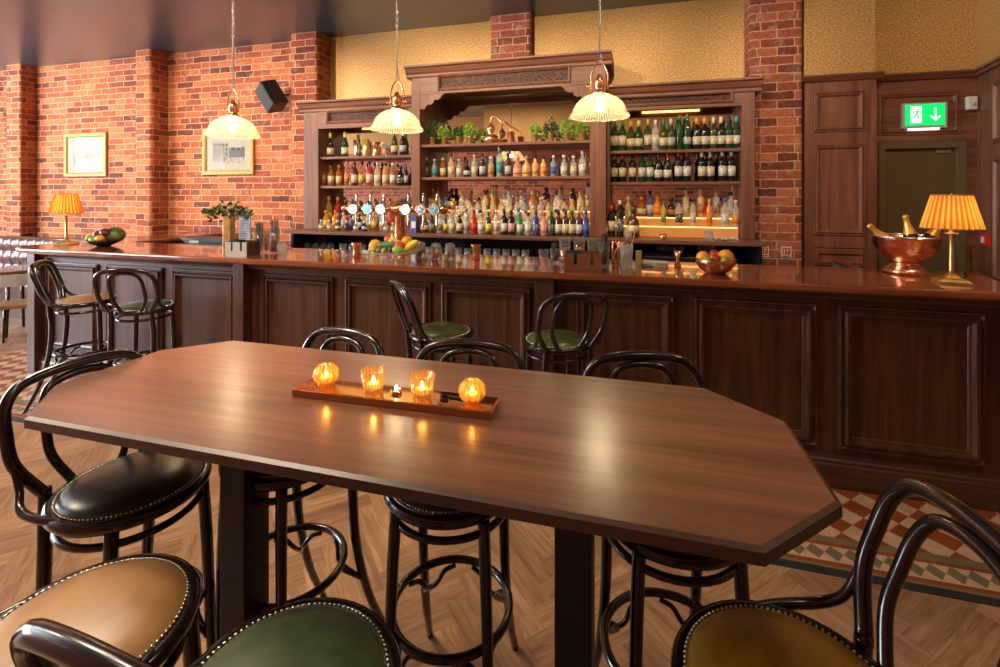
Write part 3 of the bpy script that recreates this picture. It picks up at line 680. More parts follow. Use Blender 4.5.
row(4.66, 1.239, "front row of left counter", 'small jars at the front of the left counter', [
 (321.5, 'jar', 'clear', 'cream', 'silver', .95), (329.5, 'jar', 'clear', 'cream', 'gold', .95), (338, 'jar', 'olive', 'cream', 'silver', .95), (347, 'jar', 'brown', None, 'silver', .9), (356, 'jar', 'clear', 'white', 'black', .9), (364.5, 'jar', 'dark', 'silver', 'silver', .9), (386, 'jar', 'clear', 'white', 'silver', .9), (393, 'jar', 'pale', 'white', 'white', .8)])
row(4.80, 1.82, "central unit middle shelf", 'spirits on the central middle shelf', [
 (426.5, 'round', 'dark', 'black', 'silver', .82), (434.5, 'flask', 'sky', 'teal', 'silver', .86), (443, 'flask', 'amber', 'cream', 'gold', .9), (451, 'round', 'pale', 'cream', 'brown', .93), (459, 'flask', 'aqua', 'white', 'silver', .84), (467, 'squat', 'dark', 'silver', 'black', .84), (474.5, 'round', 'aqua', 'cream', 'cream', .9), (482.5, 'round', 'purple', 'silver', 'navy', .92),
 (491, 'flask', 'clear', 'copper', 'white', .92), (499.5, 'tall', 'aqua', 'teal', 'white', .96), (508, 'round', 'brown', 'silver', 'black', .92), (517.5, 'squat', 'pink', 'pink', 'pink', 1.02), (526.5, 'squat', 'peach', 'gold', 'copper', 1.0), (535.3, 'flask', 'peach', 'gold', 'black', .92), (543.5, 'flask', 'peach', 'orange', 'black', .88), (553.5, 'round', 'sky', 'blue', 'white', .8), (564, 'flask', 'clear', 'white', 'white', .92), (573.5, 'flask', 'clear', 'cream', 'white', .88), (582.5, 'round', 'clear', 'white', 'white', .95)])
row(4.62, 1.239, "front row of central counter", 'front row of spirits on the central counter', [
 (424.5, 'squat', 'brown', 'cream', 'orange', .95), (432, 'flask', 'purple', 'navy', 'black', .85), (439.5, 'flask', 'clear', 'brown', 'orange', .82), (445.5, 'tall', 'olive', 'yellow', 'red', .62), (452, 'round', 'sky', 'cream', 'silver', .84), (459.5, 'flask', 'dark', 'cream', 'silver', .9), (466.5, 'tall', 'sky', 'silver', 'blue', .78), (474, 'round', 'red', 'red', 'navy', .9), (481, 'flask', 'clear', 'white', 'silver', .9), (488.5, 'round', 'olive', 'yellow', 'green', .86),
 (496, 'tall', 'clear', 'white', 'white', .75), (504.2, 'round', 'dark', 'white', 'black', .92), (511.5, 'round', 'dark', 'pink', 'black', .92), (519.8, 'round', 'emerald', 'white', 'green', .84), (528, 'flask', 'aqua', 'white', 'navy', .95), (536, 'round', 'blue', 'navy', 'navy', .9), (544, 'flask', 'pink', 'pink', 'red', .95), (551.5, 'round', 'green', 'black', 'green', .95), (558.5, 'round', 'brown', 'white', 'black', .92), (565.5, 'round', 'brown', 'cream', 'navy', .94), (572, 'round', 'olive', 'cream', 'green', .94), (579, 'round', 'brown', 'white', 'orange', .92), (585.8, 'round', 'blue', 'blue', 'navy', .92)])
mid = [('clear','white','gold'),('pale','cream','black'),('clear','cream','silver'),('amber','gold','gold'),('clear','white','black'),('pale','white','gold'),('sky','white','blue'),('clear','pink','purple'),('pale','orange','gold'),('clear','white','red')]
mid = [(a, b, 'navy' if c == 'purple' else c) for a, b, c in mid]
row(4.735, 1.239, "second row of central counter", 'second row of spirits on the central counter', [(427+7.6*i, ('round', 'flask')[i % 2], *mid[(i*3) % 10], .98+.05*((i*7) % 3)) for i in range(21)])
row(4.855, 1.361, "lower step of central riser", 'spirits on the lower central riser step', [(430+7.9*i, ('round', 'tall', 'round')[i % 3], *mid[(i*7+2) % 10], .86+.05*((i*5) % 3)) for i in range(20)])
row(4.955, 1.471, "upper step of central riser", 'spirits on the upper central riser step', [
 (433, 'round', 'gold', 'yellow', 'yellow', .85), (452, 'squat', 'dark', 'cream', 'black', 1.1), (467, 'round', 'pale', 'cream', 'gold', .75), (484, 'round', 'pale', 'cream', 'black', .8), (493, 'tall', 'pale', 'orange', 'orange', .82), (505, 'round', 'clear', 'white', 'orange', .95), (522, 'round', 'clear', 'cream', 'silver', .78), (533, 'squat', 'pale', 'cream', 'white', 1.0), (545, 'round', 'brown', 'copper', 'brown', .9), (560, 'round', 'clear', 'cream', 'copper', .9), (572, 'round', 'brown', 'copper', 'brown', .88), (588, 'tall', 'clear', 'cream', 'navy', .86)])
row(4.82, 2.062, "right unit top shelf", 'white wines on the right top shelf', [
 (614.5, 'bordeaux', 'green', 'cream', 'green'), (622.5, 'bordeaux', 'green', 'cream', 'green'), (631, 'burgundy', 'olive', 'cream', 'gold', .98), (638.8, 'burgundy', 'green', 'cream', 'yellow', .98), (648, 'bordeaux', 'olive', 'cream', 'gold'), (655.5, 'bordeaux', 'clear', 'white', 'white', .98), (663.5, 'burgundy', 'olive', 'cream', 'green', .98), (671, 'burgundy', 'olive', 'silver', 'silver'), (679.5, 'hock', 'green', None, 'green', .98), (687.3, 'hock', 'green', 'silver', 'green'), (697, 'burgundy', 'dark', 'cream', 'orange'), (704.8, 'burgundy', 'dark', 'white', 'orange'), (713.5, 'burgundy', 'olive', 'cream', 'cream'), (721, 'burgundy', 'dark', 'white', 'white'), (729, 'burgundy', 'green', 'cream', 'navy'), (736.5, 'burgundy', 'green', 'white', 'teal')])
row(4.82, 1.76, "right unit middle shelf", 'red wines on the right middle shelf', [
 (614.5, 'bordeaux', 'dark', 'cream', 'copper', .93), (622.5, 'bordeaux', 'dark', 'cream', 'copper', .93), (632.5, 'bordeaux', 'dark', 'cream', 'black', .93), (642, 'bordeaux', 'green', 'white', 'navy', .93), (650, 'bordeaux', 'green', 'white', 'navy', .93), (658.5, 'burgundy', 'dark', 'white', 'brown', .95), (667.5, 'burgundy', 'dark', 'white', 'red', .95), (678.5, 'bordeaux', 'dark', 'white', 'red', .98), (687, 'bordeaux', 'dark', 'white', 'red', .98), (702, 'bordeaux', 'dark', 'cream', 'white', .95), (710.5, 'bordeaux', 'dark', 'cream', 'white', .95), (722.5, 'bordeaux', 'dark', 'white', 'silver', .96), (731.5, 'bordeaux', 'dark', 'white', 'silver', .96)])
row(4.70, 1.239, "front of right riser", 'bottles in front of the right riser', [
 (605, 'flask', 'clear', 'white', 'black', .8), (611.5, 'bordeaux', 'dark', 'cream', 'red', 1.), (620, 'tall', 'dark', 'navy', 'cream', 1.06), (633, 'squat', 'brown', 'cream', 'brown', 1.35)])
row(4.84, 1.341, "lower step of right riser", 'spirits on the lower right riser step', [
 (628, 'tall', 'pale', 'cream', 'gold', .85), (663.5, 'tall', 'yellow', 'green', 'green', .72), (679, 'round', 'clear', 'black', 'black', .95), (693, 'tall', 'clear', 'white', 'black', .80), (709.3, 'tall', 'orange', 'orange', 'orange', .78), (725, 'round', 'clear', 'white', 'blue', .98), (736, 'round', 'clear', 'orange', 'silver', .92)])
row(4.925, 1.421, "upper step of right riser", 'spirits on the upper right riser step', [
 (641.5, 'squat', 'amber', 'cream', 'orange', .95), (650, 'round', 'violet', 'silver', 'black', .95), (657.5, 'squat', 'orange', 'orange', 'orange', 1.0), (671.5, 'squat', 'dark', 'copper', 'black', .88), (686, 'tall', 'pale', 'cream', 'cream', .8), (701, 'tall', 'peach', 'copper', 'cream', .82), (716.5, 'tall', 'clear', 'brown', 'copper', .82), (731, 'round', 'clear', 'silver', 'black', .9)])

# ================================================================== SHELF OBJECTS
def cyl_obj(name, label, cat, prof, mat, loc, group=None, seg=20, **k):
    mb = MB(); mb.lathe(prof, seg, **k); return tag(mb.obj(name, mat, loc=loc), label, cat, group)
GLASS_P = lambda r0, r1, h, t=.0022: [(0, .003), (r0-.001, 0), (r0, .002), (r1, h), (r1-t, h), (r0-t, .012), (0, .010)]
def yb_(px, Y, z): return (xat(px, Y), Y, z)
cyl_obj('cocktail_shaker', 'leaning steel cocktail shaker on the left unit top shelf', 'shaker', GLASS_P(.028, .044, .19), M['silver'], yb_(357, 4.83, 2.07))
cyl_obj('cocktail_shaker', 'gold cocktail shaker tin on the left unit top shelf', 'shaker', GLASS_P(.030, .046, .19), M['brass'], yb_(366, 4.83, 2.07))
cyl_obj('drinks_tin', 'short dark copper tin right of the gold shaker', 'tin', GLASS_P(.034, .038, .13), M['copper_smooth'], yb_(376, 4.83, 2.07))
def coupe(px, Y, z, label, mat='glass', s=1.):
    mb = MB(); mb.lathe([(0, 0), (.033, 0), (.033, .002), (.004, .006), (.003, .08), (.006, .086), (.034, .100), (.045, .125), (.044, .126), (.032, .103), (.004, .09), (0, .09)], 20)
    return tag(mb.obj('coupe_glass', mat, loc=yb_(px, Y, z)), label, 'glass')
coupe(383.5, 4.80, 2.07, 'stemmed coupe glass beside the copper tin on the top shelf', 'glass_frost')
coupe(388.8, 4.88, 2.07, 'stemmed coupe glass nearest the wine on the left top shelf', 'glass_frost')
def leafcluster(mb, c, n, spread, size, up=.6, seed=0, mat=0, droop=0.):
    r = random.Random(seed)
    for i in range(n):
        a = r.uniform(0, 2*PI); e = r.uniform(.15, 1.) ; rad = spread*math.sqrt(r.random())
        h = up*(r.random()**.7)*(1-.5*rad/spread) - droop*rad
        p = Vector((c[0]+rad*math.cos(a), c[1]+rad*math.sin(a), c[2]+h))
        d = Vector((math.cos(a)*e, math.sin(a)*e, r.uniform(-.2, .9))).normalized(); s = d.cross(Vector((r.uniform(-1, 1), r.uniform(-1, 1), r.uniform(-1, 1)))).normalized()
        L_ = size*r.uniform(.7, 1.3); w = L_*.32; nn = d.cross(s)*L_*.12
        mb.add([p, p+d*L_*.45+s*w+nn, p+d*L_, p+d*L_*.45-s*w+nn], [(0, 1, 2), (0, 2, 3)], True, mat)
def stems(mb, c, tips, r=.002, mat=0):
    for t_ in tips: mb.tube([c, ((c[0]+t_[0])/2, (c[1]+t_[1])/2, c[2]+(t_[2]-c[2])*.6), t_], r, 5, mat=mat, sub=3)
M['leaf'] = noisy('bright_herb_leaf', (.14, .32, .02), (.42, .66, .08), 30, .5)
M['leaf_dark'] = noisy('dark_green_leaf', (.02, .07, .015), (.08, .17, .04), 30, .45)
herbs = [(432, 'dark rosemary sprigs', 'leaf_dark', .17, .9), (444, 'green thyme', 'leaf', .085, 1.), (459, 'dark green sprigs', 'leaf_dark', .085, 1.), (470, 'bright bushy mint', 'leaf', .10, 1.1), (535, 'bright leafy herb', 'leaf', .08, 1.), (551, 'loose green herb', 'leaf_dark', .11, 1.2), (567, 'fresh green mint', 'leaf', .10, 1.1), (582.5, 'bright green basil', 'leaf', .08, 1.)]
for i, (px, nm, lm, up, sp) in enumerate(herbs):
    t = thing('potted_herb', f'{nm} in a brass pot, {ORD[i]} pot from the left above the central bottles', 'plant', yb_(px, 4.80, 2.166), 0, 'herb pots on the central top shelf')
    mb = MB(); mb.lathe([(0, .001), (.026, 0), (.030, .004), (.032, .085), (.034, .087), (.030, .088), (.028, .07), (0, .07)], 20); mb.obj('pot', 'brass', t)
    mb = MB(); leafcluster(mb, (0, 0, .078), 210, .052*sp, .027, up*1.7, 40+i)
    stems(mb, (0, 0, .07), [(.03*math.cos(a), .03*math.sin(a), .07+up*.8) for a in (0, 1.5, 3, 4.6)], .0015); mb.obj('foliage', lm, t)
# copper still
t = thing('copper_still', 'miniature copper pot still with swan neck on the central top shelf', 'still', yb_(491, 4.80, 2.166))
mb = MB(); mb.lathe([(0, 0), (.055, 0), (.062, .01), (.078, .035), (.078, .06), (.062, .092), (.034, .105), (0, .106)], 28); mb.obj('pot', 'copper_smooth', t)
mb = MB(); mb.lathe([(.030, .104), (.030, .12), (.042, .15), (.042, .165), (.030, .19), (.014, .21), (.010, .23), (0, .23)], 24); mb.obj('dome', 'copper_smooth', t)
mb = MB(); mb.tube([(0, 0, .225), (0, 0, .255), (.02, 0, .285), (.05, 0, .285), (.08, 0, .255), (.13, -.01, .225), (.19, -.01, .185), (.215, -.005, .16), (.215, 0, .12)], [.010, .010, .010, .009, .008, .007, .006, .006, .006], 10, sub=5); mb.obj('swan_neck', 'copper_smooth', t)
mb = MB(); mb.lathe([(0, 0), (.036, 0), (.038, .003), (.038, .118), (.040, .120), (.036, .122), (.035, .10), (0, .10)], 24, (.215, 0, 0)); mb.obj('condenser', 'copper_smooth', t)
mb = MB(); mb.tube([(.08, .0, .03), (.13, 0, .05), (.178, 0, .05)], .005, 8, sub=4); mb.tube([(-.078, 0, .05), (-.10, 0, .06), (-.10, 0, .08), (-.075, 0, .085)], .004, 8, sub=4); mb.obj('pipe', 'brass', t)
# extra bits on counter
mb = MB(); mb.box(-.032, .032, -.025, .025, 0, .17, .003); o = mb.obj('drinks_carton', 'blue' if False else LB['blue'], loc=yb_(414.5, 4.58, 1.239)); tag(o, 'small blue carton standing left of the central counter bottles', 'carton')
mb = MB(); mb.box(-.024, .024, -.0262, -.0255, .05, .12); mb.obj('label', LB['white'], o)
cyl_obj('garnish_bowl', 'small copper bowl on the right counter below the riser', 'bowl', GLASS_P(.030, .034, .045), M['copper_smooth'], yb_(663, 4.56, 1.239))
cyl_obj('tumbler', 'small glass tumbler on the right counter near the stack of coins tin', 'glass', GLASS_P(.028, .030, .07), M['glass_frost'], yb_(628.5, 4.56, 1.239))['label'] = 'small glass tumbler at the left of the right unit counter'
cyl_obj('tumbler', 'clear glass tumbler in front of the bright orange bottle', 'glass', GLASS_P(.034, .038, .085), M['glass_frost'], yb_(708.5, 4.55, 1.239))
mb = MB(); r_ = random.Random(3)
gx, gy = 14, 6; vs = [(lerp(-.11, .11, i/(gx-1)), lerp(-.05, .05, j/(gy-1)), .008+.03*abs(math.sin(i*1.3+j*.8))*r_.uniform(.3, 1)) for j in range(gy) for i in range(gx)]
mb.add(vs, [(j*gx+i, j*gx+i+1, (j+1)*gx+i+1, (j+1)*gx+i) for j in range(gy-1) for i in range(gx-1)], True)
vs2 = [(x, y, .0005) for x, y, z in vs]; mb.add(vs2, [(j*gx+i, j*gx+i+1, (j+1)*gx+i+1, (j+1)*gx+i) for j in range(gy-1) for i in range(gx-1)], True)
tag(mb.obj('bar_cloth', simple('pale_cotton', (.68, .62, .58), .9), loc=yb_(724, 4.55, 1.2385)), 'crumpled pale bar cloth at the right end of the back counter', 'cloth')
# glasses under the counter
for i, px in enumerate((308, 316, 324, 331)):
    mb = MB(); mb.lathe([(0, 0), (.034, 0), (.034, -.002), (.004, -.006), (.0035, -.09), (.012, -.10), (.036, -.125), (.040, -.16), (.034, -.20), (.033, -.20), (.038, -.16), (.034, -.127), (.010, -.103), (0, -.1)], 18)
    tag(mb.obj('wine_glass', 'glass', loc=yb_(px, 4.62, 1.203)), f'{ORD[i]} wine glass from the left, hanging upside down under the back counter', 'glass', 'glasses hanging under the back counter')
for i in range(20):
    px = 343+i*9.6 if i > 1 else 343+i*9
    if 387 < px < 405: px += .5
    mb = MB() if i == 0 else mb
    if i == 0: mb.lathe([(0, .003), (.030, 0), (.034, .01), (.038, .10), (.038, .165), (.0365, .165), (.0365, .10), (.032, .014), (0, .012)], 18); TG = mb.mesh('highball_glass', 'glass_frost')
    tag(inst('highball_glass', TG, None, yb_(px, 4.60, .931)), f'{ORD[i]} highball glass from the left on the dark shelf under the back counter', 'glass', 'glasses on the dark lower shelf')
for i in range(5):
    if i == 0:
        mb = MB(); mb.lathe(GLASS_P(.026, .032, .06), 16); SG = mb.mesh('small_glass', 'glass_frost')
    tag(inst('shot_glass', SG, None, yb_(657+i*6.5, 4.80, 1.101)), f'{ORD[i]} small upturned glass from the left on the black machine', 'glass', 'small glasses on the black machine')
t = thing('coffee_machine', 'low black machine under the right end of the back counter', 'machine', yb_(672, 4.78, .931))
mb = MB(); mb.box(-.28, .28, -.14, .14, 0, .17, .01); mb.obj('body', 'black_plastic', t)
mb = MB(); mb.box(-.25, .25, -.155, -.14, .10, .14, .004); mb.obj('front_panel', 'silver', t)
mb = MB(); mb.box(-.075, .075, -.03, .03, 0, .26, .003); tag(mb.obj('storage_box', simple('off_white_board', (.5, .45, .42), .7), loc=yb_(706, 4.93, .931)), 'off-white box standing under the counter behind the fruit bowl', 'box')

# ================================================================== STOOLS
SZ = .79; SR = .20
def stool_meshes():
    D = {}
    mb = MB(); mb.lathe([(SR-.03, SZ-.022), (SR-.008, SZ-.024), (SR, SZ-.014), (SR+.001, SZ-.002), (SR-.004, SZ+.008), (SR-.014, SZ+.011), (SR-.026, SZ+.008), (SR-.03, SZ-.022)], 56); D['seat_frame'] = mb
    mb = MB(); mb.lathe([(0, SZ-.02), (.168, SZ-.02), (.178, SZ+.004), (.172, SZ+.012), (.155, SZ+.023), (.12, SZ+.032), (.07, SZ+.037), (0, SZ+.039)], 48); D['cushion'] = mb
    mb = MB()
    for k in range(104): a = 2*PI*k/104; mb.sphere((.1755*math.cos(a), .1755*math.sin(a), SZ+.0108), .0037, 6, 4)
    D['nail_trim'] = mb
    # front legs
    for s in (-1, 1):
        mb = MB(); mb.tube([(s*.125, .125, SZ-.022), (s*.133, .133, .60), (s*.142, .140, .30), (s*.150, .147, 0)], [.0175, .0170, .015, .0125], 12, sub=4); D['leg_f%d' % s] = mb
        # rear sabre leg running up into the back hoop
        mb = MB(); mb.tube([(s*.131, -.178, SZ+.02), (s*.134, -.172, SZ-.06), (s*.140, -.160, .62), (s*.142, -.178, .40), (s*.150, -.235, .18), (s*.160, -.315, 0)], [.0155, .0175, .018, .0165, .015, .012], 12, sub=5); D['leg_r%d' % s] = mb
        mb = MB(); mb.tube([(s*.178, .02, SZ+.002), (s*.200, -.06, SZ+.004), (s*.205, -.13, SZ+.012), (s*.190, -.172, SZ+.045), (s*.190, -.200, SZ+.10), (s*.200, -.218, SZ+.14)], [.010, .011, .011, .010, .009, .0085], 10, sub=5); D['side_brace%d' % s] = mb
    # back hoops lean back
    def hoop(w0, wm, zm, H, r, y0, lean, n=26, sag=0):
        pts = []
        P = [(w0, 0), (wm*.97, zm*.55), (wm, zm), (wm*.965, zm+(H-zm)*.50), (wm*.77, zm+(H-zm)*.84), (wm*.42, H*.985), (0, H)]
        P = [(x, z) for x, z in P] + [(-x, z) for x, z in P[::-1][1:]]
        for x, z in P: pts.append((x, y0-lean*(z/H)**1.15, SZ+z))
        return pts
    mb = MB(); mb.tube(hoop(.130, .193, .190, .324, .015, -.178, .105), .0155, 12, sub=5); D['back_hoop'] = mb
    mb = MB(); mb.tube(hoop(.062, .108, .170, .298, .012, -.175, .098), .0125, 12, sub=5); D['inner_hoop'] = mb
    mb = MB(); mb.tube([(.178*math.cos(a), .178*math.sin(a)-.01, .40) for a in [2*PI*k/40 for k in range(40)]], .0125, 10, closed=True); D['footrest_ring'] = mb
    mb = MB(); mb.tube([(.172*math.cos(a), .172*math.sin(a), SZ-.066) for a in [2*PI*k/40 for k in range(40)]], .0105, 10, closed=True); D['seat_ring'] = mb
    # curved brackets between legs and foot ring
    for bi, (bx, by) in enumerate(((-.140, .138), (.140, .138), (-.150, -.20), (.150, -.20))):
        mb = MB()
        a0 = math.atan2(by+.01, bx)
        for s in (-1, 1):
            q = [(bx*.97, by*.97, .27)]
            for da, zz, rr in ((.10, .335, .168), (.28, .372, .168), (.50, .384, .172)):
                q.append((rr*math.cos(a0+s*da), rr*math.sin(a0+s*da)-.01, zz))
            mb.tube(q, [.008, .008, .008, .007], 8, sub=4)
        mb.sphere((bx*.97, by*.97, .275), .013, 8, 6)
        D['footrest_bracket%d' % bi] = mb
    return D
SM = stool_meshes()
SMM = {k: v.mesh(k.rstrip('-0123'), 'leather_green' if k == 'cushion' else ('nail' if k == 'nail_trim' else 'bentwood')) for k, v in SM.items()}
CUSH = {k: SM['cushion'].mesh('cushion', 'leather_'+k) for k in ('green', 'moss', 'tan', 'ochre')}
def stool(x, y, deg, col, label, group, dz=0.):
    t = thing('bar_stool', label, 'bar stool', (x, y, dz), R(deg), group)
    for k, me in SMM.items():
        nm = 'leg' if k.startswith('leg') else k.rstrip('-0123')
        inst(nm, CUSH[col] if k == 'cushion' else me, t)
    return t
G1 = 'bentwood stools around the high table'; G2 = 'bentwood stools along the bar'
stool(-1.441, 1.079, -97, 'green', "bentwood stool with worn green leather seat at the table's left end", G1)
stool(.264, .925, 97, 'ochre', 'bentwood stool with ochre leather seat at the near right of the table', G1)
stool(-1.132, 1.362, 170, 'green', 'bentwood stool on the far side of the table, behind the left table leg', G1)
stool(-.540, 1.362, 187, 'green', 'bentwood stool on the far side of the table, left of the right table leg', G1)
stool(.096, 1.40, 196, 'tan', 'bentwood stool on the far side of the table, nearest its right end', G1)
stool(-1.054, .688, -2, 'tan', 'bentwood stool with tan leather seat cut by the bottom left picture corner', G1)
stool(-.582, .692, -4, 'green', 'bentwood stool with dark green seat at the bottom, back hoop nearest the viewer', G1)
stool(-.444, 2.80, 31, 'moss', 'bentwood stool with green seat at the bar, rightmost of those along the counter', G2)
stool(-1.162, 2.775, -46, 'moss', 'bentwood stool with green seat at the bar below the large fruit platter', G2)
stool(-3.59, 2.775, 25, 'green', 'bentwood stool with dark seat at the bar, second from the counter end', G2)
stool(-4.27, 2.81, -50, 'tan', 'bentwood stool with tan seat seen side-on at the left bar end', G2)

# ================================================================== TABLE
def high_table():
    t = thing('high_table', 'long walnut high table with clipped corners in the foreground', 'table', (-.657, 1.197, 0), R(.29))
    q = .951; A, B, c = .903*q, .176*q, .18*q; ZT = 1.08
    def octo(k):
        d = k*.414
        return [(-A-d, -B-c-k), (A+d, -B-c-k), (A+c+k, -B-d), (A+c+k, B+d), (A+d, B+c+k), (-A-d, B+c+k), (-A-c-k, B+d), (-A-c-k, -B-d)]
    mb = MB()
    rings = [(-.004, ZT-.030), (0, ZT-.027), (0, ZT-.005), (-.010, ZT)]
    vs = []
    for k, z in rings: vs += [(x, y, z) for x, y in octo(k)]
    fs = [(i*8+j, i*8+(j+1) % 8, (i+1)*8+(j+1) % 8, (i+1)*8+j) for i in range(3) for j in range(8)]
    mb.add(vs, fs, False, 1); mb.add(vs[-8:], [tuple(range(8))], False, 0); mb.add(vs[:8], [tuple(range(8))[::-1]], False, 1)
    mb.obj('table_top', ['table_wood', 'table_edge'], t)
    for x in (-.478, .515):
        mb = MB(); mb.box(x-.044, x+.044, -.06, .040, .012, ZT-.042, .003); mb.obj('leg', 'black_steel', t)
        mb = MB(); mb.box(x-.15, x+.15, -.19, .19, .001, .012, .003); mb.obj('base_plate', 'black_steel', t)
    mb = MB(); mb.box(-.70, .70, -.05, .03, ZT-.041, ZT-.031); mb.obj('top_plate', 'black_steel', t)
high_table()
# copper tray with candles
TZ = 1.0804; QS = .951
t = thing('candle_tray', 'long shallow brown copper tray holding the candles on the table', 'tray', (-.647, 1.206, TZ), R(1.5), scale=QS)
mb = MB(); mb.box(-.31, .31, -.050, .050, 0, .020, .002); mb.obj('tray_body', simple('dark_copper_tray', (.42, .17, .07), .3, metal=.8), t)
mb = MB(); mb.box(-.304, .304, -.045, .045, .0201, .0206); mb.obj('tray_mirror', simple('bronze_mirror', (.80, .50, .24), .04, metal=1.), t)
VZ = TZ+.0200
def votive(x, y, kind, label):
    t = thing('votive_candle', label, 'candle holder', (x*QS, y*QS, VZ), 0, 'votive candles on the tray', scale=QS)
    mb = MB()
    if kind == 'ball':
        mb.lathe([(0, .001), (.018, 0), (.024, .004), (.035, .020), (.038, .034), (.034, .050), (.024, .060), (.022, .063), (.020, .060), (.030, .049), (.034, .034), (.031, .021), (.018, .008), (0, .008)], 60, flute=.035, fl_n=15); 
    else:
        mb.lathe([(0, .001), (.025, 0), (.027, .003), (.028, .012), (.038, .066), (.036, .066), (.026, .014), (0, .010)], 60, flute=.02, fl_n=20)
    mb.obj('glass_holder', 'glass_amber' if kind == 'ball' else 'glass_amber_clear', t)
    mb = MB(); mb.lathe([(0, 0), (.019, 0), (.019, .016), (.017, .017), (0, .016)], 20, (0, 0, .011)); mb.obj('candle', simple('warm_wax', (.95, .72, .40), .5, em=(1, .5, .15), ems=.5), t)
    mb = MB(); mb.lathe([(0, 0), (.0035, .004), (.0042, .008), (.002, .015), (0, .019)], 10, (0, 0, .029)); mb.obj('flame', 'flame', t)
M['glass_amber_clear'] = glassmat('pressed_smoky_glass', (1., .86, .62), .20, .06, (1., .62, .22), ribs=20)
votive(-.907, 1.262, 'ball', 'lit round ribbed amber glass candle holder at the left of the tray')
votive(-.742, 1.257, 'cup', 'lit tapered pressed-glass candle cup, second from the tray left')
votive(-.588, 1.262, 'cup', 'lit tapered pressed-glass candle cup, third from the tray left')
votive(-.438, 1.268, 'ball', 'lit round ribbed clear-amber candle holder at the right of the tray')
t = thing('tealight', 'low burning tealight between the two tapered glass cups', 'candle', (-.675*QS, 1.270*QS, VZ), 0, scale=QS)
mb = MB(); mb.lathe([(0, 0), (.015, 0), (.016, .001), (.016, .010), (.015, .010), (.014, .008), (0, .008)], 20); mb.obj('cup', 'silver', t)
mb = MB(); mb.lathe([(0, 0), (.003, .003), (.0035, .006), (0, .014)], 10, (0, 0, .0085)); mb.obj('flame', 'flame', t)
t = thing('table_number', 'small black metal ring-shaped table marker lying on the tray', 'marker', (-.508*QS, 1.275*QS, VZ), 0, scale=QS)
mb = MB(); mb.tube([(.014*math.cos(a)-.012, .014*math.sin(a), .003) for a in [R(20+300*k/16) for k in range(17)]], .003, 8, sub=1); mb.tube([(0, .005, .003), (.022, .008, .003), (.04, .004, .003)], .003, 8); mb.obj('ring', 'black_steel', t)

# ================================================================== PENDANTS
def pendant(px, Y, z, label):
    x = xat(px, Y)
    t = thing('pendant_lamp', label, 'pendant lamp', (x, Y, z), 0, 'glass pendant lamps over the bar')
    prof = [(.195, 0), (.198, .004), (.193, .018), (.184, .030), (.180, .034), (.172, .058), (.155, .092), (.125, .122), (.085, .145), (.045, .158), (.034, .162)]
    mb = MB(); mb.lathe(prof + [(r-.004, z_-.003) for r, z_ in prof[::-1]], 192, flute=.008, fl_n=64); mb.obj('lamp_shade', 'shade_glass', t)
    mb = MB(); mb.lathe([(.004, .155), (.045, .157), (.047, .168), (.036, .176), (.030, .186), (.034, .200), (.034, .240), (.028, .262), (.018, .270), (.015, .285), (.006, .292), (0, .292)], 24); mb.obj('cap', 'copper_smooth', t)
    mb = MB()
    mb.tube([(-.056, 0, .190), (-.052, 0, .225), (-.056, 0, .26), (-.052, 0, .30), (-.034, 0, .345), (-.014, 0, .372), (0, 0, .378), (.014, 0, .372), (.034, 0, .345), (.052, 0, .30), (.056, 0, .26), (.052, 0, .225), (.056, 0, .19)], .0062, 8, sub=4)
    for s in (-1, 1): mb.tube([(s*.032, 0, .215), (s*.072, 0, .215)], .006, 8); mb.sphere((s*.078, 0, .215), .011, 8, 6)
    mb.obj('yoke', 'copper_smooth', t)
    mb = MB(); zz = .385; k = 0
    mb.tube([(.014*math.cos(a), 0, .396+.014*math.sin(a)) for a in [2*PI*q/14 for q in range(14)]], .003, 6, closed=True)
    zz = .412
    while z+zz < CZ-.03:
        c = [(math.cos(a)*.0085, 0, .017*math.sin(a)) for a in [2*PI*q/10 for q in range(10)]]
        rot = Matrix.Rotation(R(90*k+20), 3, 'Z')
        mb.tube([rot @ Vector(p)+Vector((0, 0, zz+.012)) for p in c], .0024, 5, closed=True); zz += .0265; k += 1
    mb.obj('chain', simple('aged_chain', (.30, .27, .24), .35, metal=1.), t)
    mb = MB(); mb.tube([(.004, 0, .29), (.016, .006, .39), (-.006, .008, .5), (.007, -.006, .7), (-.006, .005, .95), (.006, -.005, 1.2), (0, 0, CZ-z-.02)], .0022, 6, sub=6); mb.obj('cable', simple('twisted_pale_cable', (.40, .36, .32), .6), t)
    mb = MB(); mb.lathe([(0, -.03), (.055, -.03), (.058, -.022), (.058, -.001), (0, -.001)], 20, (0, 0, CZ-z)); mb.obj('ceiling_rose', 'copper_smooth', t)
    mb = MB(); mb.lathe([(0, .035), (.018, .042), (.030, .062), (.030, .080), (.018, .105), (.013, .13), (.013, .155)], 16); mb.obj('bulb', 'bulb', t)
pendant(233, 3.10, 2.108, 'leftmost of the three hanging glass dome lamps, before the framed print')
pendant(397, 3.28, 2.13, 'middle glass dome lamp hanging above the beer taps')
pendant(599.5, 3.28, 2.165, 'right-hand glass dome lamp hanging before the tall shelf unit')

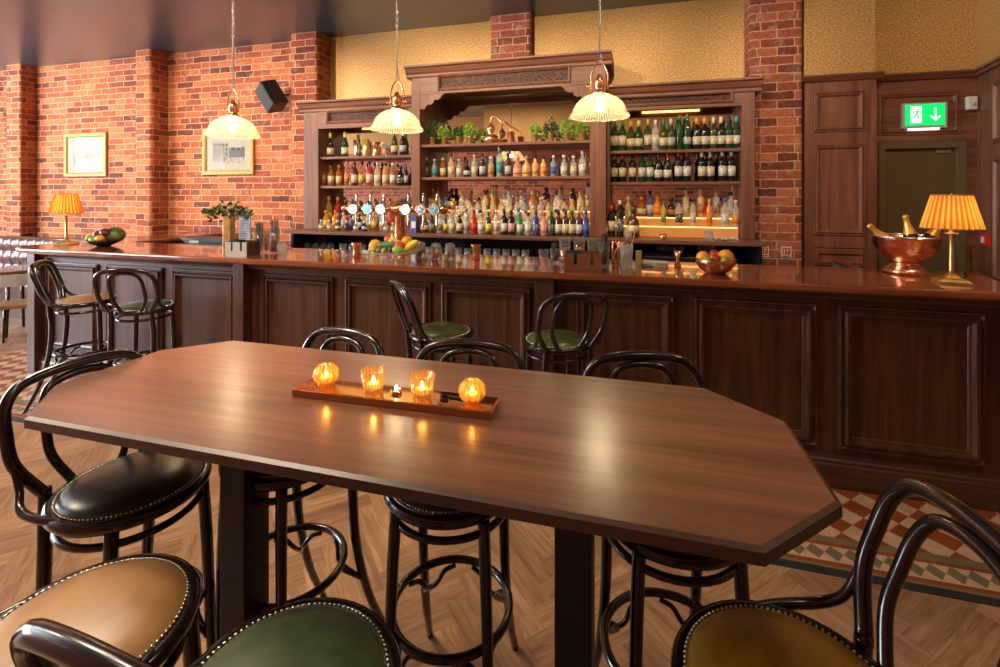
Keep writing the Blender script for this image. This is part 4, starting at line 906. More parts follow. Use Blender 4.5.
# ================================================================== TABLE LAMPS
def shademat():
    m, nt, b = newmat('pleated_amber_fabric'); L = nt.links.new; nt.nodes.remove(b); out = nt.nodes['Material Output']
    tl = N(nt, 'ShaderNodeBsdfTranslucent')
    tc = nt.nodes.new('ShaderNodeTexCoord'); sp = nt.nodes.new('ShaderNodeSeparateXYZ'); L(tc.outputs['Object'], sp.inputs[0])
    an = N(nt, 'ShaderNodeMath', operation='ARCTAN2'); L(sp.outputs[1], an.inputs[0]); L(sp.outputs[0], an.inputs[1])
    ml = N(nt, 'ShaderNodeMath', operation='MULTIPLY'); L(an.outputs[0], ml.inputs[0]); ml.inputs[1].default_value = 28
    sn = N(nt, 'ShaderNodeMath', operation='SINE'); L(ml.outputs[0], sn.inputs[0])
    ma = N(nt, 'ShaderNodeMath', operation='MULTIPLY_ADD'); L(sn.outputs[0], ma.inputs[0]); ma.inputs[1].default_value = .5; ma.inputs[2].default_value = .5
    rp = ramp(nt, [(.1, (.62, .24, .02)), (.5, (1., .66, .14)), (.9, (1., .92, .52))]); L(ma.outputs[0], rp.inputs[0]); L(rp.outputs[0], tl.inputs[0])
    df = N(nt, 'ShaderNodeBsdfDiffuse'); df.inputs[0].default_value = (.85, .50, .16, 1)
    mx = N(nt, 'ShaderNodeMixShader'); mx.inputs[0].default_value = .15; L(tl.outputs[0], mx.inputs[1]); L(df.outputs[0], mx.inputs[2]); L(mx.outputs[0], out.inputs[0])
    return m
M['pleat'] = shademat(); M['lamp_bulb'] = lit('warm_lamp_bulb', (1., .74, .40), 300)
def table_lamp(x, y, rz, label):
    t = thing('table_lamp', label, 'table lamp', (x, y, 1.1505), rz, 'pleated brass table lamps on the bar')
    mb = MB(); mb.box(-.072, .072, -.072, .072, 0, .013, .002)
    for s, z0, z1 in ((.056, .012, .022), (.036, .022, .040), (.022, .040, .052)):
        pass
    q = [(.067, .012), (.062, .020), (.036, .030), (.024, .040), (.016, .046), (.014, .054)]
    vs = []; 
    for r_, z_ in q: vs += [(-r_, -r_, z_), (r_, -r_, z_), (r_, r_, z_), (-r_, r_, z_)]
    mb.add(vs, [(k*4+i, k*4+(i+1) % 4, (k+1)*4+(i+1) % 4, (k+1)*4+i) for k in range(5) for i in range(4)]+[(20, 21, 22, 23)])
    mb.obj('base', 'brass', t)
    mb = MB(); mb.lathe([(0, .05), (.014, .052), (.012, .07), (.0105, .20), (.010, .268), (.014, .272), (.030, .276), (.031, .280), (.012, .284), (.012, .30), (.016, .31), (.016, .335), (.006, .34), (.004, .50), (.004, .505), (0, .506)], 16); mb.obj('stem', 'brass', t)
    prof = [(.126, .305), (.126, .308), (.082, .493), (.082, .496)]
    mb = MB(); mb.lathe(prof + [(r_-.002, z_) for r_, z_ in prof[::-1]], 168, flute=.03, fl_n=28, sx=1.08, sy=.92); mb.obj('lamp_shade', 'pleat', t)
    for r_, z_ in ((.125, .307), (.0815, .495)):
        mb = MB(); mb.tube([(r_*1.08*math.cos(a), r_*.92*math.sin(a), z_) for a in [2*PI*k/40 for k in range(40)]], .0035, 6, closed=True)
        if z_ > .4:
            for a in (0, PI/2, PI, 1.5*PI): mb.tube([(0, 0, .49), (.0815*1.08*math.cos(a), .0815*.92*math.sin(a), .494)], .0012, 5)
        mb.obj('shade_trim', simple('gold_braid', (.45, .26, .08), .6), t)
    mb = MB(); mb.sphere((0, 0, .385), .022, 12, 8, sc=(1, 1, 1.3)); mb.obj('bulb', 'lamp_bulb', t)
table_lamp(1.725, 3.30, R(-12), 'brass table lamp with pleated amber shade at the right bar end')
table_lamp(-5.36, 3.36, R(20), 'brass table lamp with pleated amber shade at the left bar end')
mb = MB(); mb.tube([(1.80, 3.40, 1.153), (1.93, 3.55, 1.153), (2.0, 3.70, 1.154), (2.075, 3.77, 1.16), (2.09, 3.80, 1.20), (2.08, 3.79, 1.30)], .003, 6, sub=5)
tag(mb.obj('lamp_cable', 'black_plastic'), 'thin black cable trailing behind the right-hand table lamp', 'cable')

# ================================================================== BAR OBJECTS
BZ = 1.1503
M['orange_peel'] = noisy('orange_peel', (.85, .30, .01), (.95, .42, .03), 60, .4, bmp=.2)
M['lime_peel'] = noisy('lime_peel', (.16, .30, .02), (.34, .50, .05), 20, .35, bmp=.1)
M['lemon_peel'] = noisy('lemon_peel', (.80, .60, .04), (.9, .72, .08), 30, .4, bmp=.1)
M['apple_skin'] = noisy('red_apple_skin', (.45, .02, .03), (.75, .14, .08), 14, .25)
M['plum_skin'] = noisy('dark_plum_skin', (.06, .01, .02), (.16, .03, .04), 14, .3)
M['melon_skin'] = noisy('striped_melon_skin', (.02, .05, .01), (.16, .22, .05), 14, .4)
M['pepper_green'] = noisy('green_cucumber_skin', (.03, .12, .03), (.14, .30, .12), 14, .3)
M['banana'] = noisy('banana_skin', (.80, .55, .06), (.92, .72, .14), 10, .4)
M['kiwi'] = noisy('brown_fruit_skin', (.20, .10, .04), (.34, .20, .08), 30, .7)
def fruit(kind, loc, r, label, cat, mat, sc=(1, 1, 1), rot=(0, 0, 0), stem=True, group=None):
    mb = MB()
    if kind == 'apple': mb.lathe([(0, -.82), (.25, -.92), (.62, -.80), (.92, -.35), (1., .12), (.86, .60), (.50, .86), (.22, .84), (.05, .66), (0, .62)], 20)
    elif kind == 'lemon': mb.lathe([(0, -1.28), (.14, -1.2), (.30, -1.02), (.72, -.66), (.98, 0), (.72, .66), (.30, 1.02), (.14, 1.18), (0, 1.24)], 20)
    elif kind == 'banana':
        mb.tube([(math.cos(a)*1.0, 0, math.sin(a)*1.0) for a in [R(200+14*k) for k in range(11)]], [.06, .10, .2, .24, .26, .26, .25, .22, .16, .08, .05], 8, sub=2)
    else: mb.lathe([(0, -.96), (.10, -.98), (.30, -.95), (.70, -.71), (.95, -.3), (1., 0), (.95, .3), (.70, .71), (.30, .95), (.08, .96), (0, .93)], 22)
    mb.v = [(x*r*sc[0], y*r*sc[1], z*r*sc[2]) for x, y, z in mb.v]
    nm = {'ball': 'orange', 'apple': 'apple'}.get(kind, kind)
    o = mb.obj(cat.replace(' ', '_'), mat, loc=loc); o.rotation_euler = rot
    tag(o, label, cat, group)
    if stem:
        mb = MB(); mb.tube([(0, 0, r*sc[2]*.6), (r*.05, 0, r*sc[2]*1.02)], max(.0012, r*.05), 6); mb.obj('stem', simple('fruit_stem', (.08, .06, .02), .8) if 'fs' not in M else M['fs'], o)
    return o
M['fs'] = simple('fruit_stem', (.08, .06, .02), .8)
def basket_fruit(cx, cy, cz, items, group):
    for it in items:
        kind, dx, dy, dz, r, label, cat, mat = it[:8]; sc = it[8] if len(it) > 8 else (1, 1, 1); rot = it[9] if len(it) > 9 else (.3, .2, 0)
        fruit(kind, (cx+dx, cy+dy, cz+dz), r, label, cat, mat, sc, rot, kind in ('apple',), group)
# left fruit bowl
bx, by = -4.86, 3.36
cyl_obj('fruit_bowl', 'shallow dark blue fruit bowl beside the left table lamp', 'bowl', [(0, .002), (.05, 0), (.055, .004), (.11, .030), (.150, .055), (.148, .058), (.105, .036), (.05, .012), (0, .010)], simple('dark_blue_glaze', (.012, .018, .045), .2), (bx, by, BZ), seg=32)
basket_fruit(bx, by, BZ, [
 ('lemon', -.135, -.03, .075, .040, 'yellow-green pear-like fruit at the left edge of the dark bowl', 'pear', 'lime_peel', (1, 1, .9), (0, 1.2, 0)),
 ('ball', .075, .045, .105, .085, 'large striped green melon at the back of the dark bowl', 'melon', 'melon_skin', (1.1, 1, .85)),
 ('apple', -.045, -.02, .105, .042, 'dark plum-red apple on top in the dark bowl', 'apple', 'plum_skin'),
 ('ball', .045, -.065, .080, .037, 'small orange at the front of the dark bowl', 'orange', 'orange_peel', (1.2, 1, .85)),
 ('ball', -.035, -.070, .065, .033, 'green lime at the front of the dark bowl', 'lime', 'lime_peel', (1.2, 1, 1)),
 ('apple', .065, -.035, .135, .040, 'dark red fruit lying against the striped melon', 'plum', 'plum_skin', (1.3, 1, .8))], 'fruit in the dark blue bowl')
# central platter
px_, py_ = -1.735, 3.24
t = thing('fruit_stand', 'low footed glass fruit platter in front of the beer taps', 'fruit stand', (px_, py_, BZ))
mb = MB(); mb.lathe([(0, .001), (.07, 0), (.072, .004), (.02, .012), (.016, .03), (.03, .042), (.16, .055), (.198, .075), (.196, .079), (.155, .062), (.03, .05), (0, .049)], 36); mb.obj('plate', 'glass_frost', t)
mb = MB(); mb.box(-.20, -.155, -.12, -.118, .062, .085); mb.obj('tag', LB['white'], t)
basket_fruit(px_, py_, BZ, [
 ('ball', -.160, 0, .105, .049, 'big orange at the left of the glass platter', 'orange', 'orange_peel'),
 ('apple', -.060, .03, .150, .040, 'red apple on top left of the glass platter', 'apple', 'apple_skin'),
 ('lemon', -.022, -.0, .140, .028, 'small yellow lemon beside the red apple', 'lemon', 'lemon_peel', (1, 1, 1), (0, 1.2, .4)),
 ('apple', -.095, -.01, .098, .028, 'small dark red plum next to the big orange', 'plum', 'plum_skin'),
 ('ball', -.125, -.075, .087, .022, 'leftmost small lime at the platter front', 'lime', 'lime_peel'),
 ('ball', -.075, -.095, .086, .022, 'brown kiwi fruit between the small limes', 'kiwi', 'kiwi'),
 ('ball', -.030, -.10, .084, .022, 'second small lime at the platter front', 'lime', 'lime_peel'),
 ('ball', -.03, -.045, .118, .030, 'long green cucumber lying across the glass platter', 'cucumber', 'pepper_green', (2.6, 1, 1), (0, .05, .2)),
 ('apple', .055, -.03, .115, .036, 'red and orange apple at the middle of the platter', 'apple', 'apple_skin'),
 ('ball', .090, .03, .140, .044, 'orange at the top right of the glass platter', 'orange', 'orange_peel'),
 ('banana', .055, .02, .205, .080, 'small banana draped over the top of the platter', 'banana', 'banana', (1, 1, 1), (0, .35, .2)),
 ('ball', .080, -.095, .092, .032, 'green pear-like fruit at the platter front right', 'pear', 'lime_peel', (1.5, 1, 1)),
 ('apple', .022, -.085, .095, .026, 'small dark plum right of the cucumber', 'plum', 'plum_skin'),
 ('ball', .150, -.02, .115, .034, 'yellow spiky horned fruit at the platter right', 'horned melon', 'lemon_peel', (2.0, 1, 1), (0, -.6, 0))], 'fruit on the glass platter')
# preserving jars
for i, (jx, jy, fill, w) in enumerate(((xat(420.5, 3.38), 3.38, 'plum_skin', 'behind the fruit platter'), (xat(436, 3.34), 3.34, 'apple_skin', 'in the middle of the three'), (xat(450, 3.36), 3.36, 'kiwi', 'nearest the copper cup'))):
    t = thing('storage_jar', f'squat glass jar of garnish {w}', 'jar', (jx, jy, BZ), 0, 'three garnish jars by the taps')
    mb = MB(); mb.lathe([(0, .002), (.040, 0), (.044, .006), (.044, .085), (.034, .098), (.034, .104), (.032, .104), (.032, .097), (.041, .083), (.041, .008), (0, .006)], 24); mb.obj('jar_body', 'glass', t)
    mb = MB(); r_ = random.Random(i)
    for k in range(26): a = r_.uniform(0, 6.28); q = .029*math.sqrt(r_.random()); mb.sphere((q*math.cos(a), q*math.sin(a), .018+.045*r_.random()), .0095, 6, 4)
    mb.obj('filling', fill, t)
    mb = MB(); mb.lathe([(0, .104), (.036, .104), (.038, .108), (.030, .124), (.010, .130), (0, .131)], 24); mb.obj('lid', 'glass_frost', t)
# copper cups
CUP = [(0, .002), (.030, 0), (.033, .004), (.028, .035), (.027, .055), (.031, .085), (.042, .112), (.041, .113), (.029, .086), (.025, .055), (.026, .035), (.028, .010), (0, .008)]
cyl_obj('copper_cup', 'flared copper cup left of the fruit platter', 'cup', CUP, M['copper_smooth'], (xat(356.5, 3.32), 3.32, BZ), 'flared copper cups on the bar', 30, flute=.03, fl_n=10)
cyl_obj('copper_cup', 'flared copper cup right of the garnish jars', 'cup', CUP, M['copper_smooth'], (-1.165, 3.46, BZ), 'flared copper cups on the bar', 30, flute=.03, fl_n=10)
# beer font
t = thing('beer_font', 'copper T-shaped beer font with six round tap badges', 'beer tap', (-1.88, 3.60, BZ))
mb = MB(); mb.lathe([(0, 0), (.075, 0), (.075, .008), (.050, .020), (.046, .04), (.044, .30), (.050, .325), (.075, .345), (.092, .365), (.092, .385), (.075, .405), (.045, .42), (.03, .43), (0, .432)], 28); mb.obj('column', 'copper_smooth', t)
fx0, fx1 = xat(345, 3.6)+1.88, xat(443, 3.6)+1.88
mb = MB(); mb.tube([(fx0, 0, .372), (fx1, 0, .372)], .026, 16); mb.sphere((fx1+.005, 0, .372), .040, 14, 10); mb.sphere((fx0-.005, 0, .372), .030, 14, 10); mb.obj('crossbar', 'copper_smooth', t)
for px, bmt, lab in ((352.8, 'badge_white', 'white badge'), (367, 'badge_blue', 'blue badge'), (380.5, 'badge_white', 'white badge'), (405.3, 'badge_white', 'white badge'), (420.5, 'badge_grey', 'grey badge'), (434.2, 'badge_teal', 'pale blue badge')):
    x = xat(px, 3.49)+1.88
    T_ = Matrix.Translation((x, -.11, .372)) @ Matrix.Rotation(R(90), 4, 'X')
    mb = MB(); mb.X = T_; mb.lathe([(0, 0), (.0385, 0), (.0385, .003), (0, .003)], 28)
    o = mb.obj('badge', bmt, t); o['label'] = lab
    mb = MB(); mb.X = T_; mb.lathe([(0, -.016), (.040, -.016), (.048, -.008), (.048, .004), (.040, .006), (.038, .002), (.038, -.001), (0, -.001)], 28); mb.obj('badge_rim', 'chrome' if px < 415 else 'copper_smooth', t)
    mb = MB(); mb.X = T_
    r_ = random.Random(int(px)); 
    for k in range(5): a = r_.uniform(0, 6.28); mb.box(.018*math.cos(a)-.009, .018*math.cos(a)+.009, .016*math.sin(a)-.0025, .016*math.sin(a)+.0025, .0031, .0036)
    mb.obj('badge_motif', LB['navy'] if bmt != 'badge_blue' else LB['white'], o)
    mb = MB(); mb.tube([(x, -.095, .372), (x, -.02, .372)], .014, 10); mb.tube([(x, -.05, .36), (x, -.055, .30), (x, -.06, .25), (x, -.06, .225)], [.012, .009, .008, .007], 10, sub=3); mb.obj('spout', 'chrome', t)
    mb = MB(); mb.tube([(x, -.05, .40), (x, -.052, .44), (x, -.06, .50)], [.006, .009, .011], 10); mb.obj('tap_handle', 'chrome' if px > 400 else 'silver', t)
# vase, menus, caddy and glasses at the left
t = thing('plant_vase', 'square brass vase of leafy green sprigs standing on the bar', 'vase', (xat(229, 3.29), 3.29, BZ), R(10))
mb = MB(); mb.box(-.034, .034, -.034, .034, 0, .31, .003); mb.obj('vase', 'brass', t)
mb = MB(); leafcluster(mb, (0, 0, .31), 190, .17, .042, .14, 5, droop=.25)
r_ = random.Random(9); stems(mb, (0, 0, .30), [(r_.uniform(-.15, .15), r_.uniform(-.12, .12), .31+r_.random()*.14) for k in range(16)], .002); mb.obj('foliage', 'leaf_dark', t)
def caddy(x, y, rz, label, mat, w=.19, d=.16, h=.115, slots=2, group=None):
    t = thing('bar_caddy', label, 'caddy', (x, y, BZ), rz, group)
    n = 9; sl = .018
    mb = MB(); a = -w/2
    xs_ = [-w/2, -w*.20-sl/2, -w*.20+sl/2, w*.24-sl/2, w*.24+sl/2, w/2]
    for i in range(0, 6, 2): mb.box(xs_[i], xs_[i+1], -d/2, -d/2+.008, 0, h)
    for i in (1, 3): mb.box(xs_[i], xs_[i+1], -d/2, -d/2+.008, 0, h*.38)
    mb.obj('front_panel', mat, t)
    mb = MB(); mb.box(-w/2, -w/2+.008, -d/2+.008, d/2, 0, h); mb.box(w/2-.008, w/2, -d/2+.008, d/2, 0, h); mb.box(-w/2+.008, w/2-.008, d/2-.008, d/2, 0, h); mb.box(-w/2+.008, w/2-.008, -d/2+.008, d/2-.008, 0, .008); mb.box(-.004, .004, -d/2+.008, d/2-.008, .008, h-.01)
    mb.obj('box_body', mat if mat == 'caddy_wood' else 'bar_wood_v', t)
    mb = MB(); r_ = random.Random(2)
    for k in range(8): mb.box(-w/2+.012, -.01, -d/2+.012+k*.014, -d/2+.02+k*.014, .009, h+.006+.004*(k % 2))
    mb.obj('napkins', simple('black_napkin_paper', (.02, .022, .03), .8), t)
    return t
caddy(xat(243, 3.17), 3.17, R(5), 'steel-fronted napkin caddy with two slots at the left of the bar', 'light_steel')
caddy(-.33, 3.19, R(6), 'dark wooden napkin caddy with two slots near the crystal glass', 'caddy_wood', w=.235)
mb = MB(); mb.box(-.055, .055, -.006, .006, 0, .33, .002); o = mb.obj('menu_holder', simple('pale_blue_menu_card', (.50, .60, .72), .5), loc=(xat(245, 3.46), 3.46, BZ), rz=R(8)); tag(o, 'upright pale blue menu card behind the steel napkin caddy', 'menu')
mb = MB()
for k in range(8): mb.box(-.045, .03, -.0068, -.0061, .10+k*.022, .107+k*.022)
mb.obj('menu_text', simple('faded_ink', (.22, .28, .42), .7), o)
def drink_glass(x, y, r, h, label, fill=None, fh=.6, straws=0, group=None, cut=0, scol='black'):
    t = thing('drinking_glass', label, 'glass', (x, y, BZ), 0, group)
    mb = MB(); mb.lathe([(0, .002), (r*.86-.002, 0), (r*.88, .003), (r, h), (r-.002, h), (r*.88-.003, .014), (0, .012)], 40, flute=cut, fl_n=12 if cut else 0); mb.obj('glass_body', 'glass_frost' if cut else 'glass', t)
    if fill:
        mb = MB(); mb.lathe([(0, .013), (r*.84-.002, .013), (r*.9-.003, h*fh), (0, h*fh)], 20); mb.obj('contents', fill, t)
    if straws:
        mb = MB(); r_ = random.Random(int(h*1000))
        for k in range(straws):
            a = r_.uniform(0, 6.28); q = r*.55*r_.random(); mb.tube([(q*math.cos(a), q*math.sin(a), .016+(h*fh if fill else 0)*.0), (q*math.cos(a)*1.5, q*math.sin(a)*1.5, h*1.25+r_.uniform(0, .02))], .0028, 5)
        mb.obj('straws', LB[scol], t)
    return t
drink_glass(xat(259, 3.33), 3.33, .036, .19, 'tall glass of black straws beside the steel caddy', straws=22)
drink_glass(xat(266, 3.38), 3.38, .032, .185, 'tall glass of orange sticks between the two dark glasses', straws=14, scol='orange')
drink_glass(xat(274.5, 3.36), 3.36, .040, .215, 'tall glass half filled with dark sticks, right of the steel caddy', fill='plum_skin', fh=.35, straws=16)
drink_glass(xat(282.5, 3.33)+.02, 3.30, .040, .088, 'cut glass tumbler right of the steel napkin caddy', cut=.03)
drink_glass(-.645, 3.47, .038, .092, 'clear tumbler standing left of the glass of black straws')
drink_glass(-.555, 3.44, .038, .105, 'tumbler crammed with thin black straws', straws=26)
drink_glass(-.475, 3.37, .040, .20, 'leftmost tall glass with copper filling behind the dark caddy', fill='copper_smooth', fh=.62)
drink_glass(-.375, 3.38, .040, .20, 'second tall glass with copper filling behind the dark caddy', fill='copper_smooth', fh=.62)
drink_glass(-.285, 3.39, .036, .19, 'tall glass of dark stirrers behind the dark caddy', fill='black_plastic', fh=.55)
drink_glass(-.205, 3.36, .040, .17, 'glass packed with black straws at the right of the dark caddy', straws=30)
t = thing('copper_tongs', 'bundle of copper tongs and tools leaning beside the dark caddy', 'bar tools', (-.125, 3.43, BZ))
mb = MB()
for k, (a, b) in enumerate(((-.01, .05), (.01, .02), (-.02, -.02))): mb.tube([(a, 0+k*.012, .004), (a*1.2, .0+k*.012, .08), (b, .01+k*.012, .16), (b+.03, .01+k*.012, .14)], .010, 8, sub=4)
mb.obj('tongs', 'copper_smooth', t)
t = drink_glass(-.055, 3.34, .043, .16, 'tall diamond-cut mixing glass with a long copper spoon', cut=.035)
mb = MB(); mb.tube([(-.01, 0, .02), (.055, 0, .235)], .003, 6); mb.sphere((.056, 0, .238), .007, 8, 6); mb.obj('bar_spoon', 'copper_smooth', t)
mb = MB(); mb.box(-.02, .02, -.02, .02, 0, .105, .002); tag(mb.obj('coaster_stack', simple('yellow_card', (.60, .46, .18), .7), loc=(.025, 3.46, BZ)), 'upright stack of yellowish coasters right of the mixing glass', 'coasters')
mb = MB(); r_ = random.Random(8)
for k in range(5): 
    mb.X = Matrix.Translation((0, 0, .0005+k*.006)) @ Matrix.Rotation(r_.uniform(-.3, .3), 4, 'Z'); mb.box(-.085, .085, -.055, .055, 0, .0055)
tag(mb.obj('napkin_pile', M['paper'], loc=(.13, 3.50, BZ)), 'loose pile of cream napkins on the bar', 'napkins')
cyl_obj('jigger', 'steel double jigger left of the copper fruit bowl', 'jigger', [(0, .001), (.022, 0), (.024, .002), (.010, .045), (.0095, .05), (.028, .105), (.027, .105), (.008, .053), (0, .05)], M['copper_smooth'], (.285, 3.52, BZ))
# copper fruit bowl
cyl_obj('fruit_bowl', 'round hammered copper bowl of oranges and apples on the bar', 'bowl', [(0, .002), (.055, 0), (.06, .003), (.095, .03), (.118, .065), (.120, .088), (.118, .094), (.115, .088), (.113, .066), (.09, .034), (.05, .01), (0, .009)], M['copper'], (.49, 3.28, BZ), seg=40)
basket_fruit(.49, 3.28, BZ, [
 ('ball', -.072, 0, .098, .040, 'orange at the left of the copper bowl', 'orange', 'orange_peel'),
 ('ball', .062, .015, .100, .050, 'largest orange at the right of the copper bowl', 'orange', 'orange_peel'),
 ('apple', -.012, -.030, .092, .034, 'red apple at the front of the copper bowl', 'apple', 'apple_skin'),
 ('apple', .003, .045, .108, .034, 'red apple behind, in the middle of the copper bowl', 'apple', 'apple_skin'),
 ('ball', .045, -.065, .090, .025, 'lime at the front right of the copper bowl', 'lime', 'lime_peel'),
 ('ball', -.055, -.064, .088, .023, 'lime at the front left of the copper bowl', 'lime', 'lime_peel')], 'fruit in the copper bowl')
# champagne bowl
cx, cy = 1.64, 3.60
t = thing('champagne_bowl', 'large footed copper wine cooler bowl at the right bar end', 'wine cooler', (cx, cy, BZ))
mb = MB(); mb.lathe([(0, .002), (.105, 0), (.112, .006), (.112, .022), (.100, .034), (.082, .052), (.070, .062), (.070, .072), (.100, .092), (.145, .130), (.172, .180), (.180, .222), (.186, .232), (.182, .237), (.174, .226), (.164, .182), (.138, .136), (.09, .10), (0, .09)], 48); mb.obj('bowl', 'copper', t)
mb = MB(); mb.tube([(.184*math.cos(a), .184*math.sin(a), .235) for a in [2*PI*k/48 for k in range(48)]], .0055, 8, closed=True); mb.obj('rim', 'silver', t)
mb = MB(); r_ = random.Random(4)
for k in range(90): a = r_.uniform(0, 6.28); q = .150*math.sqrt(r_.random()); mb.X = Matrix.Translation((q*math.cos(a), q*math.sin(a), .185+.025*r_.random())) @ Matrix.Rotation(r_.uniform(0, 3), 4, 'X') @ Matrix.Rotation(r_.uniform(0, 3), 4, 'Z'); mb.box(-.014, .014, -.014, .014, -.014, .014, .004)
o = mb.obj('ice', 'glass_frost', None, (cx, cy, BZ)); tag(o, 'ice cubes filling the large copper wine cooler', 'ice', kind='stuff')
for i, (dx, dy, rx, ry, w) in enumerate(((-.115, -.05, 0, -46, 'leaning left'), (.0, -.05, -4, -10, 'standing upright in the middle'), (.055, .02, 5, 28, 'leaning right'))):
    o = thing('sparkling_wine_bottle', f'gold-foiled bottle {w} in the copper wine cooler', 'bottle', (cx+(-.02, .035, .075)[i], cy+dy, BZ+(.115, .100, .105)[i]), 0, 'gold foiled bottles in the cooler', scale=.88)
    o.rotation_euler = (R(rx), R(ry), 0)
    inst('body', cached('champagne', 'body', GL['dark']), o); inst('label', cached('champagne', 'label', labelmat('red')), o)
    mb = MB(); mb.lathe([(.0405, .176), (.036, .193), (.0265, .217), (.019, .25), (.0175, .288), (.0205, .292), (.0195, .306), (.011, .312), (0, .313)], 16); mb.obj('foil', 'gold_foil', o)

# ================================================================== WALL OBJECTS
def picture(x0, x1, z0, z1, label, style):
    t = thing('framed_picture', label, 'picture', ((x0+x1)/2, YB-.001, (z0+z1)/2), 0, 'gilt framed prints on the brick wall')
    w, h = (x1-x0)/2, (z1-z0)/2
    mb = MB(); mb.frame(-w, w, -h, h, 0, [(0, 0), (0, .02), (.008, .03), (.03, .034), (.05, .026), (.058, .018), (.062, .010)]); mb.obj('frame', simple('gilt_wood', (.42, .27, .08), .5, metal=.4), t)
    mb = MB(); mb.box(-w+.06, w-.06, -.009, -.002, -h+.06, h-.06); mb.obj('mount', simple('aged_mount_card', (.40, .37, .31), .9, spec=.1), t)
    iw, ih = w-.15, h-.15
    g = [simple('print_grey_%d%s' % (k, style), (v*.55, v*.52, v*.45), .6) for k, v in enumerate((.55, .30, .14, .05, .42))]
    mb = MB(); y = -.0095
    def q(a, b, c, d, m, yy=0): mb.box(a*iw, b*iw, y-.0005-yy, y-yy, c*ih, d*ih, mat=m)
    q(-1, 1, -1, 1, 0)
    r_ = random.Random(11 if style == 'a' else 12)
    if style == 'a':   # a misty street with trees reflected
        for k in range(14): a = -1+k*.145; hh = .15+.5*abs(math.sin(k*1.7)); q(a, a+.11, -.15, hh*.9, (4, 1)[k % 2], .0006)
        q(-1, 1, -.22, -.12, 2, .0012)
        for k in range(10): a = r_.uniform(-1, .9); q(a, a+.08, -.9, -.3+r_.random()*.1, 4, .0006)
    else:              # a row of tall houses above a crowd
        q(-1, .05, -.6, .75, 4, .0006); q(.05, 1, -.5, .3, 2, .0006)
        for i in range(5):
            for j in range(3): q(-.92+i*.19, -.82+i*.19, -.32+j*.36, -.08+j*.36, 3, .0012)
        for k in range(8): a = .1+k*.11; mb.prism([((a-.1)*iw, .1*ih), (a*iw, (.2+.3*r_.random())*ih), ((a+.12)*iw, .05*ih)], y-.0022, y-.0014, (1, 2, 3)[k % 3], axis='Y')
        for k in range(46): a = r_.uniform(-1, .95); z_ = r_.uniform(-.95, -.45); q(a, a+.05, z_, z_+.12, (3, 2, 0, 3)[k % 4], .0018)
    mb.obj('print', g, t)
    mb = MB(); mb.box(-w+.06, w-.06, -.0155, -.0145, -h+.06, h-.06); mb.obj('glass_pane', 'picture_glass', t)
picture(-8.15, -7.30, 1.89, 2.53, 'gilt-framed pale street print on the left brick bay', 'a')
picture(-5.56, -4.73, 1.89, 2.51, 'gilt-framed print of old buildings behind the left pendant lamp', 'b')
def speaker(x, y, z, rz, tilt, label):
    t = thing('wall_speaker', label, 'speaker', (x, y, z), rz, 'black wall speakers'); t.rotation_euler = (tilt[0], tilt[1], rz)
    mb = MB(); mb.box(-.11, .11, -.10, .10, -.165, .165, .012); mb.obj('cabinet', 'black_plastic', t)
    mb = MB(); mb.box(-.10, .10, -.106, -.10, -.155, .155, .002); mb.obj('grille', simple('speaker_mesh', (.02, .02, .02), .7), t)
    mb = MB(); mb.tube([(0, .09, 0), (0, .16, -.01), (.02, .22, -.02)], .012, 8); mb.obj('bracket', 'black_steel', t)
speaker(-4.26, 4.86, 2.83, R(-30), (R(20), R(-26)), 'black speaker tilted on the brick wall by the pilaster')
speaker(-9.42, 4.80, 2.83, R(40), (R(14), R(6)), 'black speaker cut by the left picture edge')
# exit sign
t = thing('exit_sign', 'lit green emergency exit sign with running man and down arrow', 'sign', (2.45, YB-.001, 2.345))
mb = MB(); mb.box(-.165, .165, -.045, 0, -.12, .105, .006); mb.obj('housing', LB['silver'], t)
mb = MB(); mb.box(-.145, .145, -.0475, -.0455, -.095, .09); mb.obj('green_panel', 'exit_green', t)
mb = MB(); y0, y1 = -.0495, -.0478
mb.box(-.105, -.025, y0, y1, -.072, .072, mat=0)
mb.box(.071, .081, y0, y1, -.035, .055); mb.prism([(.076, -.058), (.036, -.018), (.044, -.010), (.076, -.040), (.108, -.010), (.116, -.018)], y0, y1, axis='Y')
mb.obj('pictogram', 'exit_white', t)
mb = MB(); y0, y1 = -.0510, -.0498
mb.X = Matrix.Translation((-.062, 0, .006)) 
mb.prism([(.012+.0095*math.cos(a), .042+.0095*math.sin(a)) for a in [2*PI*k/12 for k in range(12)]], y0, y1, axis='Y')
mb.prism([(.004, .030), (.016, .024), (.006, -.008), (-.010, -.004)], y0, y1, axis='Y')
mb.prism([(.006, -.006), (-.006, -.006), (.012, -.026), (.004, -.052), (.013, -.054), (.024, -.024)], y0, y1, axis='Y')
mb.prism([(-.010, -.002), (.0, -.010), (-.014, -.034), (-.042, -.040), (-.042, -.031), (-.020, -.026)], y0, y1, axis='Y')
mb.prism([(.014, .028), (.012, .018), (.030, .006), (.038, .014)], y0, y1, axis='Y')
mb.prism([(.004, .030), (-.022, .024), (-.034, .004), (-.027, 0), (-.016, .016), (.004, .018)], y0, y1, axis='Y')
mb.obj('running_man', 'exit_green', t)
mb = MB(); mb.box(-.11, .11, -.04, -.01, -.132, -.120); mb.obj('downlight', lit('white_sign_downlight', (.9, 1, .92), 4), t)
